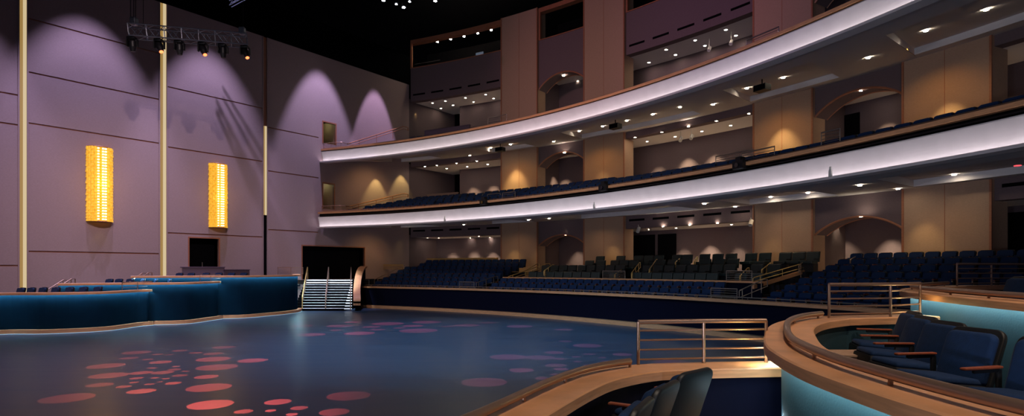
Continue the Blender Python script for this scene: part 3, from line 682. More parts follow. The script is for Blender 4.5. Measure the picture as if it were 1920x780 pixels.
def stair_rail(u0, v0, R0, u1, v1, R1, label, mt='steel', r=.022, drop=.5, solid=0):
    a, c = uR(u0, R0), uR(u1, R1); p = pol(R0, a); q = pol(R1, c); p.z = (HV-v0)/F*p.y+EYE; q.z = (HV-v1)/F*q.y+EYE
    o = thing('stair_handrail', p-Vector((0, 0, drop)), label, 'handrail', 'handrails of the seating aisles')
    b = MB(); e = q+(q-p).normalized()*.0
    hx = Vector((q.x-p.x, q.y-p.y, 0)).normalized()
    b.tube([p-Vector((0, 0, drop*.55)), p-Vector((0, 0, .03)), p+(q-p)*.02, q-(q-p)*.02, q+hx*.25, q+hx*.28-Vector((0, 0, drop*.6))], r, 8); b.build('rail', mt, o, True)
    b = MB(); w = Vector((0, 0, drop*.55)); b.tube([p-w, q-w+hx*.28], r*.7, 6); b.build('lower_rail', mt, o, True)
    for s in (.12, .5, .9):
        m_ = p+(q-p)*s; b = MB(); b.cyl(m_-Vector((0, 0, drop)), m_, r*.8, 8); b.build('post', mt, o, True)
    if solid:
        b = MB(); dz = Vector((0, 0, drop+.02)); n_ = Vector((hx.y, -hx.x, 0))*.05
        lo = p-dz; hi = q-dz; d2 = Vector((0, 0, solid))
        b.add([lo-n_, lo+n_, hi+n_, hi-n_, lo-n_-d2, lo+n_-d2, hi+n_-d2, hi-n_-d2], [[0, 1, 2, 3], [4, 5, 6, 7], [0, 1, 5, 4], [2, 3, 7, 6], [0, 3, 7, 4], [1, 2, 6, 5]])
        b.build('sloped_cap', 'wood' if solid > .1 else 'gold', o)
stair_rail(893, 530, 42.0, 929, 518.5, 44.0, 'steel stair handrail in the aisle right of the left parterre block')
stair_rail(952, 519, 43.8, 1026, 494, 47.2, 'long brass topped stair rail climbing beside the teal loges at left', 'gold', .02, .3, .14)
stair_rail(985, 508, 45.5, 1008, 494, 47.5, 'short brass handrail near the left end of the teal loges', 'gold')
stair_rail(1020, 508, 44.4, 1036, 496, 45.8, 'brass handrail at the left steps into the teal loges', 'gold')
stair_rail(1152, 515, 44.4, 1166, 505, 45.6, 'brass handrail at the steps cutting the front loge row', 'gold')
stair_rail(1184, 512, 44.4, 1199, 492, 46.4, 'left brass handrail of the central loge steps', 'gold')
stair_rail(1217, 506, 44.8, 1231, 486, 47.0, 'right brass handrail of the central loge steps', 'gold')
stair_rail(1266, 492, 46.2, 1275, 484, 47.6, 'small brass handrail in front of the lounge doors', 'gold')
stair_rail(1300, 492, 46.2, 1307, 481, 47.6, 'small brass handrail right of the lounge doors', 'gold')
stair_rail(1387, 518, 44.4, 1402, 502, 45.8, 'brass handrail at the right steps of the loges', 'gold')
stair_rail(1428, 506, 45.2, 1446, 492, 47.0, 'upper brass handrail at the right end of the loges', 'gold')
stair_rail(1412, 521, 43.8, 1518, 490, 47.6, 'long brass topped stair rail at right of the teal loges', 'gold', .02, .28, .16)
stair_rail(1386, 545, 42.0, 1432, 524, 43.7, 'steel stair handrail right of the front guard rail')
stair_rail(1498, 497, 46.6, 1526, 478, 48.4, 'curved steel handrail below the right arch at left', 'bronze', .022, .6)
stair_rail(1594, 487, 46.9, 1612, 477, 48.4, 'steel handrail in front of the right arch', 'bronze', .022, .6)
stair_rail(702, 524, 42.6, 752, 501, 47.0, 'bronze handrail of the aisle along the left wall', 'bronze')
rail_panel('landing_railing', arcpts(46.5, 684, 756), -.1, .25, 4, 'brass guard rail on the landing right of the black opening', 'gold', .018)
# side balcony landings and sloped rails on left wall
for (ua, va, ub, vb, uc, vc, ud, vd, z0, nm, R0) in ((600, 262, 637, 262, 647, 270, 752, 237, 7.9, 'upper', 41.1), (600, 381, 637, 381, 645, 388, 752, 363, 3.8, 'lower', 40.6)):
    c = wall_p(wall_t(604), 0, .45); d = wall_p(wall_t(628), 0, .7)
    zc = 8.18 if nm == 'upper' else 3.80
    pa = [pol(R0+.3, uR(598, R0)), pol(R0+.3, uR(615, R0)), pol(R0+.4, uR(632, R0)), pol(R0+1.3, uR(638, R0))]
    rail_panel('landing_railing', pa, zc, zc+.42, 4, 'small curved bronze rail on the %s balcony landing by the left wall door' % nm, 'bronze', .014, posts=pa)
    p = wall_p(wall_t(uc), 0, .25); q = wall_p(wall_t(ud), 0, .25); p.z = (HV-vc)/F*p.y+EYE; q.z = (HV-vd)/F*q.y+EYE
    o = thing('wall_handrail', p, 'long sloping dark handrail climbing along the left wall at the %s balcony' % nm, 'handrail')
    h = Vector((WD.x, WD.y, 0))*.5
    b = MB(); b.tube([p, q, q+h, q+h-Vector((0, 0, .25))], .035, 8); b.build('rail', 'woodd', o, True)
    b = MB(); b.tube([p-Vector((0, 0, .18)), q-Vector((0, 0, .18)), q+h-Vector((0, 0, .2))], .025, 8); b.build('lower_rail', 'woodd', o, True)
    for s in (.2, .5, .8): m_ = p+(q-p)*s; b = MB(); b.cyl(m_-Vector((0, 0, .7)), m_, .02, 6); b.build('post', 'woodd', o)
    # low stepped side parapet the handrail stands on
# balcony guard rails
for (R, u0, u1, z0, z1, lab) in ((42.6, 914, 938, 3.9, 4.45, 'steel guard rail at the left aisle of the lower balcony'), (41.2, 942, 966, 3.8, 4.2, 'short steel rail by the aisle of the lower balcony'), (41.2, 1390, 1452, 3.8, 4.25, 'steel guard rail on the lower balcony left of the right pier'),
                                 (42.4, 1342, 1412, 4.3, 4.6, 'thin steel rail behind the lower balcony middle seats'), (41.6, 915, 950, 8.3, 8.7, 'steel guard rail at the left aisle of the upper balcony'), (41.2, 1540, 1575, 3.95, 4.35, 'steel handrail in front of the right arch on the lower balcony'), (41.6, 1400, 1460, 8.2, 8.55, 'steel handrail on the upper balcony in front of the right pier')):
    rail_panel('balcony_railing', arcpts(R, u0, u1), z0, z1, 3, lab, 'steel', .016)
# low partition walls at backs of balcony seats
for (R, u0, u1, z0, z1, mt, lab) in ((47.0, 800, 858, 4.6, 5.45, 'pier', 'low pale partition behind the lower balcony seats in the left bay'), (47.6, 1172, 1220, 4.3, 5.15, 'pier', 'low pale partition at left of the lower balcony middle bay'), (47.0, 796, 880, 9.3, 10.2, 'purple', 'low purple partition behind the upper balcony seats in left bay'), (47.0, 1168, 1219, 9.0, 10.2, 'purple', 'low purple partition left in the upper balcony middle bay')):
    a, c = uR(u0, R), uR(u1, R); b = MB(); b.arc([(R, z0), (R+.1, z0), (R+.1, z1), (R, z1)], a, c, 6); b.arc([(R-.04, z1), (R+.14, z1), (R+.14, z1+.05), (R-.04, z1+.05)], a, c, 6)
    tag(b.build('low_partition', mt), lab, 'partition')

# ================================================================ STAIRCASE
A0 = P(565, 583, -2.6); A1 = P(660, 583, -2.6); dx = (A1-A0); wid = dx.length; dxn = dx.normalized(); dy = Vector((-.255, .967, 0)).normalized()
st = thing('staircase', (A0+A1)/2, 'straight staircase with bright white nosings leading up to the black opening', 'staircase')
N = 12; rise = 1.82/N; tr_ = .31
for i in range(N):
    b = MB(); c = (A0+A1)/2+dy*(tr_*i+ (N-i)*tr_/2); zt = rise*(i+1)
    b.box((c.x, c.y, zt-rise/2), (wid, (N-i)*tr_, rise-.001), rz=math.atan2(dxn.y, dxn.x))
    s = b.build('step', 'black', st)
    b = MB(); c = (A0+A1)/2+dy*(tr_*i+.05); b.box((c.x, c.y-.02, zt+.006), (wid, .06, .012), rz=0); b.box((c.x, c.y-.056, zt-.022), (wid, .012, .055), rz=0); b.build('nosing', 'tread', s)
b = MB(); T0 = A0+dy*(N*tr_); T1 = A1+dy*(N*tr_)
b.prism([(T0.x-1.2, T0.y), (T1.x+.3, T1.y), (T1.x+1.8, T1.y+4), (wall_p(h0[1], 0, 0).x, wall_p(h0[1]).y), (wall_p(h0[0]-2, 0, 0).x, wall_p(h0[0]-2).y)], 0, 1.82)
tag(b.build('stair_landing', 'carpet'), 'dark landing between the staircase top and the black opening', 'landing')
for i, (s, lab) in enumerate(((.02, 'left'), (.48, 'middle'), (.97, 'right'))):
    base = A0+dx*s; o = thing('stair_railing', base, '%s bronze handrail of the bright staircase, bent at top and bottom' % lab, 'handrail', 'handrails of the bright staircase')
    e0 = base+Vector((0, 0, .95)); e1 = base+dy*(N*tr_)+Vector((0, 0, 1.82+.85))
    b = MB(); b.tube([base+dy*.0-Vector((0, .02, 0)), e0-Vector((0, 0, .1)), e0+dy*.08, e1, e1+dy*.3, e1+dy*.34-Vector((0, 0, .8))], .028, 8); b.build('rail', 'gold' if i == 0 else 'bronze', o, True)
    b = MB(); b.tube([e0-Vector((0, 0, .35)), e1-Vector((0, 0, .35))], .018, 6); b.build('lower_rail', 'bronze', o, True)
    for k in (3, 6, 9): m_ = base+dy*(k*tr_); b = MB(); b.cyl(m_+Vector((0, 0, rise*k)), m_+Vector((0, 0, .95+(1.72)*k/N)), .018, 8); b.build('post', 'bronze', o, True)
# curved wood wing at right of stairs
b = MB(); p0 = A1+dxn*.28
pth = [p0+Vector((0, .05, .45)), p0+Vector((.0, .1, .75)), p0+dy*1.2+Vector((0.02, 0, 1.35)), p0+dy*2.6+Vector((.12, 0, 2.1)), p0+dy*3.6+Vector((.3, 0, 2.6)), p0+dy*4.2+Vector((.5, 0, 2.75))]
pth = catmull(pth, 4)
for a, c in zip(pth, pth[1:]):
    w = Vector((.22, 0, 0)); h = Vector((0, 0, .12)); b.add([a-w, a+w, c+w, c-w, a-w-h, a+w-h, c+w-h, c-w-h], [[0, 1, 2, 3], [4, 5, 6, 7], [0, 3, 7, 4], [1, 2, 6, 5], [0, 1, 5, 4], [2, 3, 7, 6]])
wg = thing('stair_side_wall', p0, 'curved wooden side wing rising along the right edge of the staircase', 'side wall')
b.build('wood_cap', 'wood', wg)
b = MB(); 
for a, c in zip(pth, pth[1:]):
    w = Vector((.1, 0, 0)); g0 = Vector((a.x, a.y, 0)); g1 = Vector((c.x, c.y, 0)); h = Vector((0, 0, .1)); b.add([a-w-h, a+w-h, c+w-h, c-w-h, g0-w, g0+w, g1+w, g1-w], [[0, 1, 2, 3], [4, 5, 6, 7], [0, 3, 7, 4], [1, 2, 6, 5]])
b.build('panel', 'navyd', wg)

# ================================================================ LEFT BOXES
def seating_box(label, rim, zcap, capw, zfloor, mats, inner_side=1, rail=None, led='led_c', rim_open=True, back=None, base_trim=True, capth=.09, gap=None, ledr=None):
    """rim: plan path of the outer cap edge; interior lies on the side given by inner_side (+1 = left of path)"""
    s = inner_side; o = thing('seating_box', (rim[len(rim)//2][0], rim[len(rim)//2][1], 0), label, 'seating box', 'curved seating boxes with wood caps')
    z = zcap+EYE
    b = MB(); b.sweep(rim, [(0, z-capth), (0, z-.012), (.012*s, z), (capw*s-.012*s, z), (capw*s, z-.012), (capw*s, z-capth), (.152*s, z-capth), (.152*s, z-capth+.04), (.03*s, z-capth+.04), (.03*s, z-capth)]); b.build('wood_cap', 'wood', o)
    ins = .15
    b = MB(); b.sweep(rim, [(ins*s, 0), (ins*s, z-capth), ((capw-.04)*s, z-capth), ((capw-.04)*s, 0)]); b.build('curved_wall', mats[0], o)
    if led:
        a = .04; b = MB(); b.sweep(rim, [(a*s, z-capth+.018), ((a+.035)*s, z-capth+.018), ((a+.035)*s, z-capth+.03), (a*s, z-capth+.03)]); b.build('light_strip', led, o)
    if base_trim:
        b = MB(); b.sweep(rim, [(-.12*s, 0), (-.12*s, .17), (.12*s, .17), (.12*s, 0)]); b.build('base_trim', 'wood', o)
        if led: b = MB(); b.sweep(rim, [(-.135*s, 0.003), (-.135*s, .012), (-.121*s, .012), (-.121*s, 0.003)]); b.build('floor_light_strip', 'led_f', o)
    if back:
        poly = [tuple(p[:2]) for p in offset(rim, (capw-.1)*s)]+[tuple(q[:2]) for q in back]
        b = MB(); b.prism(poly, zfloor+EYE-.12, zfloor+EYE); b.build('box_floor', 'carpet', o)
    if rail:
        b = MB(); b.tube([Vector((p[0], p[1], z+.06)) for p in rail], .032, 10); b.build('handrail', 'bronze', o, True)
        L = 0; last = Vector(rail[0][:2]+(0,) if isinstance(rail[0], tuple) else (rail[0][0], rail[0][1], 0)); nxt = .08
        for p in rail:
            p = Vector((p[0], p[1], 0)); L += (p-last).length; last = p
            if L >= nxt: b = MB(); b.cyl((p.x, p.y, z-.01), (p.x, p.y, z+.05), .014, 8); b.build('rail_bracket', 'bronze', o, True); nxt += .95
    return o
def fl(u, v): q = P(u, v, -2.6); return (q.x, q.y)
def xy(u, Y): return ((u-HU)/F*Y, Y)
rimA = catmull([Vector((*p, 0)) for p in (xy(-330, 19.3), xy(-180, 20.9), fl(0, 627), fl(80, 626), fl(150, 623.3), fl(200, 620), fl(235, 615.5), fl(262, 611.5), fl(284, 609.5), xy(286, 28.0))], 6)
rimB = catmull([Vector((*p, 0)) for p in (xy(108, 25.5), xy(160, 26.0), xy(230, 26.8), fl(287, 609), fl(330, 608), fl(360, 606), fl(390, 601.5), fl(413, 598), xy(415, 31.5))], 6)
rimC = catmull([Vector((*p, 0)) for p in (xy(245, 28.7), xy(300, 29.2), xy(360, 29.8), fl(417, 597.5), fl(460, 596), fl(500, 592.5), fl(535, 589), fl(558, 585.5), xy(563, 36.5), xy(560, 38.5))], 6)
for lab, rim, zc, bk in (('lowest left seating box with cyan lit curved wall', rimA, -.97, [wall_p(wall_t(286)-1.5, 0, .2), wall_p(-30, 0, .2)]), ('middle left seating box with cyan lit wall', rimB, -.66, [wall_p(wall_t(415), 0, .2), wall_p(wall_t(90), 0, .2)]), ('top left seating box beside the bright staircase', rimC, -.38, [wall_p(wall_t(560), 0, .2), wall_p(wall_t(240), 0, .2)])):
    seating_box(lab, rim, zc, .42, zc-.7, ('navy',), 1, back=bk, capth=.10)
# guard rails and handrails of the left boxes
for (u0, Y0, u1, Y1, z0, z1, lab) in ((229, 25.6, 285, 27.4, -.97, -.62, 'thin black guard rail on the lowest left box'), (375, 29.1, 414, 30.4, -.66, -.34, 'thin black guard rail on the middle left box'), (521, 35.5, 568, 38.0, -.38, .05, 'bronze guard rail on the top left box near the stairs')):
    a = Vector((*xy(u0, Y0), 0)); c = Vector((*xy(u1, Y1), 0)); rail_panel('box_railing', [a, (a+c)/2, c], z0, z1, 1 if z0 < -.5 else 4, lab, 'bronze', .014, posts=[a, (a+c)/2, c])
for (u, v, Y, du, lab) in ((88, 544, 25.8, 38, 'front'), (103, 542, 26.1, 38, 'rear'), (240, 531, 28.6, 33, 'front'), (252, 530, 28.9, 33, 'rear')):
    a = PY(u, v, Y); c = PY(u+du*.8, v-19, Y+.6); e = PY(u+du, v-19, Y+.9); lv = 'lowest' if u < 200 else 'middle'
    o = thing('step_handrail', a-Vector((0, 0, .3)), '%s sloping bronze step handrail behind the %s left box seats' % (lab, lv), 'handrail')
    b = MB(); b.tube([a-Vector((0, 0, .3)), a, c, e, e-Vector((0, 0, .5))], .022, 8); b.build('rail', 'bronze', o, True)
    b = MB(); b.cyl(c-Vector((0, 0, .6)), c, .018, 8); b.build('post', 'bronze', o, True)
for (u0, u1, v0, Y, lab) in ((332, 421, 501.5, 33.0, 'taller'), (421, 467, 506.5, 34.0, 'lower')):
    a = PY(u0, v0, Y); c = PY(u1, v0, Y+1.2); b = MB(); m_ = (a+c)/2; h = a.z-1.0
    b.box((m_.x, m_.y, a.z-h/2), ((c-a).length, .1, h), rz=math.atan2(c.y-a.y, c.x-a.x)); b.box((m_.x, m_.y, a.z+.02), ((c-a).length+.06, .18, .05), rz=math.atan2(c.y-a.y, c.x-a.x))
    tag(b.build('low_partition', 'purple'), '%s purple partition in front of the black door in the left wall' % lab, 'partition')

# ================================================================ NEAR BOXES (right foreground)
c0, c1, c2 = -.97, -.64, -.347
V0 = lambda *a: [Vector((x, y, 0)) for x, y in a]
rim0 = catmull(V0((-2.2, -.2), (-1.45, 1.5), (-.85, 2.75), (-.30, 3.75), (.24, 4.85), (.66, 5.48), (1.25, 5.93), (1.95, 6.07), (2.75, 6.16)), 4)
rim1 = V0((5.6, 8.25), (4.5, 8.0))+catmull(V0((4.1, 7.88), (3.46, 7.35), (2.9, 6.6), (2.42, 5.63), (2.12, 4.9), (1.97, 4.32), (1.89, 3.83), (1.87, 3.4), (1.88, 2.87), (1.93, 2.4), (2.05, 1.7)), 8)
rim2 = V0((10.4, 11.2), (8.5, 10.9))+catmull(V0((7.9, 10.7), (6.6, 9.6), (5.75, 8.7), (5.25, 7.8), (4.98, 6.9), (4.80, 6.2), (4.6, 5.25), (4.5, 4.3), (4.5, 3.3), (4.7, 2.2)), 8)
rim2 = [p*1.12 for p in rim2]
def off_rail(rim, d, i0, i1): return offset(rim, d)[i0:i1]
seating_box('nearest seating box in the bottom foreground with pale wood cap and round handrail', rim0, c0, .42, c0-.74, ('navyd',), -1, rail=off_rail(rim0, -.12, 0, 24), led=None, base_trim=False, back=[(4.2, 5.6), (5, -1), (-1, -2.5)])
seating_box('right foreground seating box with wide curved wood cap and glowing blue wall', rim1, c1, .45, c1-.80, ('navyn',), 1, rail=off_rail(rim1, .20, 5, 200), led='led_cn', base_trim=False, back=[(5.6, 1.7), (5.3, 4.5), (5.6, 6.5), (6.3, 8.2)])
seating_box('far right raised seating box with wood cap above the blue lit wall', rim2, c2, .40, c2-.70, ('navyn',), 1, rail=off_rail(rim2, .17, 4, 200), led='led_cn', base_trim=False, back=[(11, 1.5), (11.6, 12)])
# partition wall below nearest cap straight run is part of box; step ledge
b = MB(); b.box((2.3, 5.42, c0-.62+EYE), (1.7, .5, .10), rz=.1); tag(b.build('step_ledge', 'wood'), 'pale wooden step ledge at the foot of the navy partition', 'step')
# partition rails
def prail(pts, zb_, lab, n=4, posts=None):
    rail_panel('partition_railing', pts, zb_, zb_+.43, n, lab, 'bronze', .017, posts=posts, rt=.024)
pa = [(1.27, 5.90), (1.96, 6.0), (2.62, 6.05)]
prail(pa, c0, 'bronze guard rail with four bars between the two nearest seating boxes', posts=pa)
pb = [(4.08, 7.55), (4.98, 7.72), (5.6, 8.05)]
prail(pb, c1, 'bronze guard rail behind the row of blue seats at right', posts=pb)
pc = [(x*1.12, y*1.12) for x, y in ((7.7, 10.15), (8.5, 10.4), (9.4, 10.6), (10.3, 10.8))]
prail(pc, c2, 'bronze guard rail at the far right edge above the top seating box', posts=pc)
# inner step box inside right foreground box
b = MB(); p = P(1600, 672, -1.05); b.box((p.x, p.y, p.z-.1), (.62, .45, .30), rz=.0); b.box((p.x, p.y, p.z+.06), (.64, .47, .02))
tag(b.build('step_block', 'pier'), 'beige step block on the floor of the right foreground box', 'step')
# seats in near boxes
fz1 = c1-.80+EYE; fz0 = c0-.74+EYE; fz2 = c2-.70+EYE
S1 = [(4.69, 7.10, -108, 'farthest'), (4.36, 6.42, -101, 'second farthest'), (4.12, 5.75, -92, 'third from the far end'), (3.90, 5.07, -82, 'fourth from far end'), (3.92, 4.34, -74, 'nearest, cut by photo edge')]
proto = None
for x, y, a, nm in S1:
    lab = 'blue seat with red wood armrest in right foreground box, '+nm
    if proto is None: proto = seat_near('theatre_seat', lab, (x, y, fz1), R_(a), 'blue seats in the right foreground box'); o = proto
    else: o = copy_tree(proto); o['label'] = lab
    o.location = (x, y, fz1); o.rotation_euler = (0, 0, R_(a))
for x, y, a, nm in ((1.50, 4.62, 'first'), (1.15, 4.08, 'second'), (.84, 3.52, 'third'), (.55, 2.98, 'fourth')) and ((1.32, 4.66, 48, 'rightmost'), (.93, 4.09, 34, 'middle'), (.63, 3.52, 27, 'left'), (.56, 2.92, 35, 'nearest')):
    if nm == 'nearest': continue
    o = copy_tree(proto); o.location = (x, y, fz0); o.rotation_euler = (0, 0, R_(-120-(a-31))); o['label'] = 'blue theatre seat seen from behind at the bottom edge, %s of the three' % nm; o['group'] = 'seats in the nearest box seen from behind'
for x, y, a, nm in ((7.56, 8.85, -95, 'left'), (7.45, 8.15, -88, 'right')):
    o = copy_tree(proto); o.location = (x, y, fz2); o.rotation_euler = (0, 0, R_(a)); o['label'] = 'blue theatre seat in the far right raised box, %s of the two' % nm; o['group'] = 'seats in the far right raised box'

# ================================================================ TRUSS
TA_ = PY(240, 47, 26.0); TB_ = PY(462, 66, 28.2); ax = (TB_-TA_).normalized(); sd = ax.cross(Vector((0, 0, 1))).normalized(); up = sd.cross(ax); W = .52
tr = thing('lighting_truss', (TA_+TB_)/2, 'dark aluminium box truss hanging in front of the left wall', 'truss')
corners = [sd*(i*W/2)+up*(j*W) for i, j in ((-1, 0), (1, 0), (1, -1), (-1, -1))]
b = MB()
for c in corners: b.tube([TA_+c, TB_+c], .028, 8)
b.build('chord', 'truss', tr, True)
b = MB(); n = 14; L = (TB_-TA_).length
for k in range(n):
    for q in range(4):
        a = TA_+ax*(L*k/n)+corners[q]; c = TA_+ax*(L*(k+1)/n)+corners[(q+1) % 4]
        if k % 2: a, c = TA_+ax*(L*k/n)+corners[(q+1) % 4], TA_+ax*(L*(k+1)/n)+corners[q]
        b.tube([a, c], .014, 6)
for k in range(0, n+1, 2):
    for q in range(4): a = TA_+ax*(L*k/n); b.tube([a+corners[q], a+corners[(q+1) % 4]], .016, 6)
b.build('lacing', 'truss', tr, True)
b = MB()
for s in (.02, .045, .06): q = TA_+ax*(L*s); b.cyl(q, Vector((q.x, q.y, 23.4)), .015, 6)
q = TA_+ax*(L*.97); b.cyl(q, Vector((q.x, q.y, 23.4)), .015, 6); q = TA_+ax*(L*.12); b.cyl(q, Vector((q.x, q.y, 23.4)), .012, 6)
b.build('suspension_cable', 'blk_eq', tr)
b = MB()
for s in (.05, .965): b = MB(); q = TA_+ax*(L*s)+up*.18; b.rbox(q, (.28, .28, .36), .06, 2); b.tube([q-up*.15-sd*.26, q+up*.1, q-up*.15+sd*.26], .02, 6); b.build('hoist', 'truss', tr)
HEADS = []
for i, (s, kind, nm) in enumerate(((.02, 0, 'leftmost'), (.235, 1, 'second from left, with glowing orange lens'), (.40, 0, 'third from left'), (.60, 1, 'fourth from left, with glowing orange lens'), (.775, 0, 'fifth from left'), (.975, 1, 'rightmost, with glowing orange lens'))):
    q = TA_+ax*(L*s)-up*W
    o = thing('moving_head_light', q, 'black moving head stage light under the truss, '+nm, 'stage light', 'moving heads under the truss')
    b = MB(); b.rbox(q-up*.06, (.34, .30, .12), .03, 2); b.build('base', 'blk_eq', o, True)
    for g in (-1, 1): b = MB(); b.rbox(q-up*.26+ax*(.19*g), (.05, .14, .34), .02, 2); b.build('yoke_arm', 'blk_eq', o, True)
    d = Vector((.45, -.30, -.85)).normalized() if kind else Vector((.02, .05, -1)).normalized(); c = q-up*.34
    b = MB(); b.cyl(c-d*.26, c-d*.14, .09, 16, .15); b.cyl(c-d*.14, c+d*.1, .16, 16, .15); b.cyl(c+d*.1, c+d*.30, .15, 16, .10); h = b.build('lamp_head', 'blk_eq', o, True)
    if kind: b = MB(); b.cyl(c+d*.30, c+d*.315, .085, 16); b.build('glowing_lens', 'lens_r', h); HEADS.append(c+d*.34)
# ceiling fixtures far up
for i, (u, v) in enumerate(((719, 1), (743, 8), (757, 14), (768, 3), (816, 2))):
    p = PY(u, v, 34+(i % 2)); o = thing('high_stage_light', p, 'tiny bright cool light in the dark ceiling, %s from the left' % ORD[i], 'stage light', 'lights in the dark ceiling')
    b = MB(); b.cyl(p, p+Vector((0, .1, .3)), .12, 12); b.build('can', 'blk_eq', o)
    b = MB(); b.cyl(p-Vector((0, .0, .02)), p-Vector((0, 0, .005)), .09 if i in (0, 2, 4) else .06, 12); b.build('lens', 'lampc', o)
b = MB(); a = PY(430, 10, 33); c = PY(475, -14, 33)
for k in range(4): o_ = Vector((0, 0, .25*(k % 2)))+Vector((0, .25*(k//2), 0)); b.tube([a+o_, c+o_], .02, 6)
for k in range(6): b.tube([a+(c-a)*(k/6), a+(c-a)*((k+1)/6)+Vector((0, 0, .25))], .012, 5)
tag(b.build('ceiling_truss', 'truss'), 'piece of truss barely visible in the dark ceiling above the left wall', 'truss')

# ================================================================ LIGHT
# lavender wall pools on the left wall
def wallpool(u, v_apex, half, tilt, out, power, blend, col=(.70, .60, 1.0)):
    t = wall_t(u); za = wall_z(u, v_apex); drop = out/math.tan(R_(half+tilt)); src = wall_p(t, za+drop, out)
    tgt = wall_p(t, za+drop-10, out-10*math.tan(R_(tilt))); spot(src, tgt, power, 2*half, blend, col, .06)
wallpool(162, 25, 24, 10, 3.6, 6800, .55)
wallpool(388, 85, 24, 10, 3.6, 6800, .55)
wallpool(598, 128, 19, 9, 2.9, 8500, .4)
wallpool(703, 166, 13.5, 9, 2.5, 8500, .3, (.78, .6, 1))
wallpool(-90, 0, 24, 10, 3.6, 3600, .55)
# broad mauve wash across the left wall from the front-of-house position
spot((-9.0, 14.0, 16.5), (-18.5, 33, 1.6), 7800, 52, .9, (1, .76, .76), .12)
spot((-14.0, 8.0, 16.5), (-24, 26, 2.5), 3500, 52, .9, (1, .72, .80), .3)
# magenta wash on the upper rear piers
spot((-14.0, 12.0, 19.5), (7, 36, 16), 4200, 44, .7, (.95, .38, .62), .4)
spot((-10.0, 8.0, 19.5), (13, 28, 16), 3600, 46, .8, (.75, .34, .85), .4)
# dim warm house light on lower levels
spot((-10.0, 14.0, 19.0), (4, 38, 4), 3800, 70, .9, (1, .72, .5), .5)
# added low spots behind the viewpoint, brightening the balcony undersides
for x, y in ((-24, -3), (-12, -8), (-2, -9)): spot((x, y, .8), (x*.2+8, 30, 8), 2600, 64, .7, (.85, .88, 1), .5)
# added wide warm spots that brighten each pier from above
for a, c in piers[:4]:
    for zc_, pw in ((8.2, 100), (2.95, 48)):
        t = (a+c)/2; spot(pol(RW-2.2, t, zc_), pol(RW-.6, t, zc_-3), pw, 110, .8, (1, .50, .09) if zc_ > 5 else (1, .66, .36), .1)
# blue wash on the main floor
spot((-14, 16, 19.5), (-6, 22, 0), 7500, 75, .8, (.30, .62, 1), .5)
spot((-4, 19, 19.5), (-2, 21.5, 0), 12000, 56, .8, (.28, .68, 1), .5)
# warm-white light over the near boxes
spot((1.5, 2.0, 9.5), (2.6, 5.0, 1.9), 1100, 70, .7, (1, .80, .62), .15)
spot((7.0, 4.0, 9.5), (5.4, 7.5, 2), 800, 70, .7, (1, .78, .6), .15)
# staircase tread light
spot(A0+Vector((1.4, -2.5, 7)), A0+Vector((.9, 2.0, 1)), 4500, 42, .6, (.75, .88, 1), .1)
# step lights near the railing feet
point((2.50, 5.86, c0+EYE+.10), 3.0, (1, .78, .25), .03)
point((2.35, 5.25, c0+EYE-.35), 1.5, (.6, .85, 1), .03)
point((5.42, 7.75, c1+EYE+.12), 2.0, (1, .8, .35), .03)
# warm scallops down the rear piers and lounge walls
def scallop(u, R, z_apex, power, size=66, col=(1, .74, .30), dR=.9, up_=.9):
    t = uR(u, R); src = pol(R-dR, t, z_apex+up_); tgt = pol(R-dR*.45, t, z_apex-2.0); spot(src, tgt, power, size, .8, col, .04)
for u, z, pw in ((968, 7.2, 95), (1468, 7.0, 70), (1780, 6.5, 50), (1130, 6.4, 16)): scallop(u, RW, z, pw*6.0)
for u, z, pw in ((965, 1.5, 26), (1150, 1.6, 22), (1450, 1.7, 14), (1735, 2.0, 30), (1010, 1.5, 10)): scallop(u, RW, z, pw*3.5, 66)
for u, z, pw in ((1235, 6.75, 26), (1290, 7.0, 50), (1340, 6.95, 46), (1396, 6.7, 32), (888, 6.7, 34), (925, 6.7, 36), (1060, 6.65, 34), (1665, 6.95, 34), (1895, 6.9, 26)): scallop(u, 52, z, pw*24, 66, (1, .8, .45))
for u, z, pw in ((850, 1.42, 22), (890, 1.46, 28), (925, 1.42, 28), (1283, 1.36, 20), (1333, 1.5, 44), (1386, 1.34, 20), (1040, 1.48, 26), (1085, 1.34, 18), (1585, 1.46, 36), (1672, 1.46, 32)): scallop(u, 52, z, pw*24, 66, (1, .82, .5))
for u, z, pw in ((905, 10.9, 25), (932, 10.9, 25), (1050, 10.6, 30)): scallop(u, 52, z, pw*24, 66, (1, .82, .5))
def wscallop(u, z, pw, col=(1, .78, .25)):
    t = wall_t(u); spot(wall_p(t, z+1.0, .75), wall_p(t, z-2, .3), pw, 60, .5, col, .04)
wscallop(705, 6.7, 330); wscallop(752, 7.3, 330); wscallop(700, 2.3, 70); wscallop(755, 2.3, 60)
t_ = wall_t(690)
for zz, pw in ((7.6, 160), (2.6, 110)): spot(wall_p(t_, zz, 2.6), wall_p(t_, zz-3.5, .2), pw, 120, .9, (1, .6, .25), .2)  # added warm spots brightening the left wall below each balcony
scallop(790, RW+1.6, 11.6, 90, 55, (1, .75, .25))
# lounge downlights: fill on white lounge ceilings from the floor bounce
for t, z in (((TH[0]+TH[1])/2, L2), ((TH[4]+TH[5])/2, L2), ((TH[0]+TH[1])/2, L1), ((TH[4]+TH[5])/2, L1), ((TH[4]+TH[5])/2, GL), ((TH[0]+TH[1])/2, GL)):
    pass
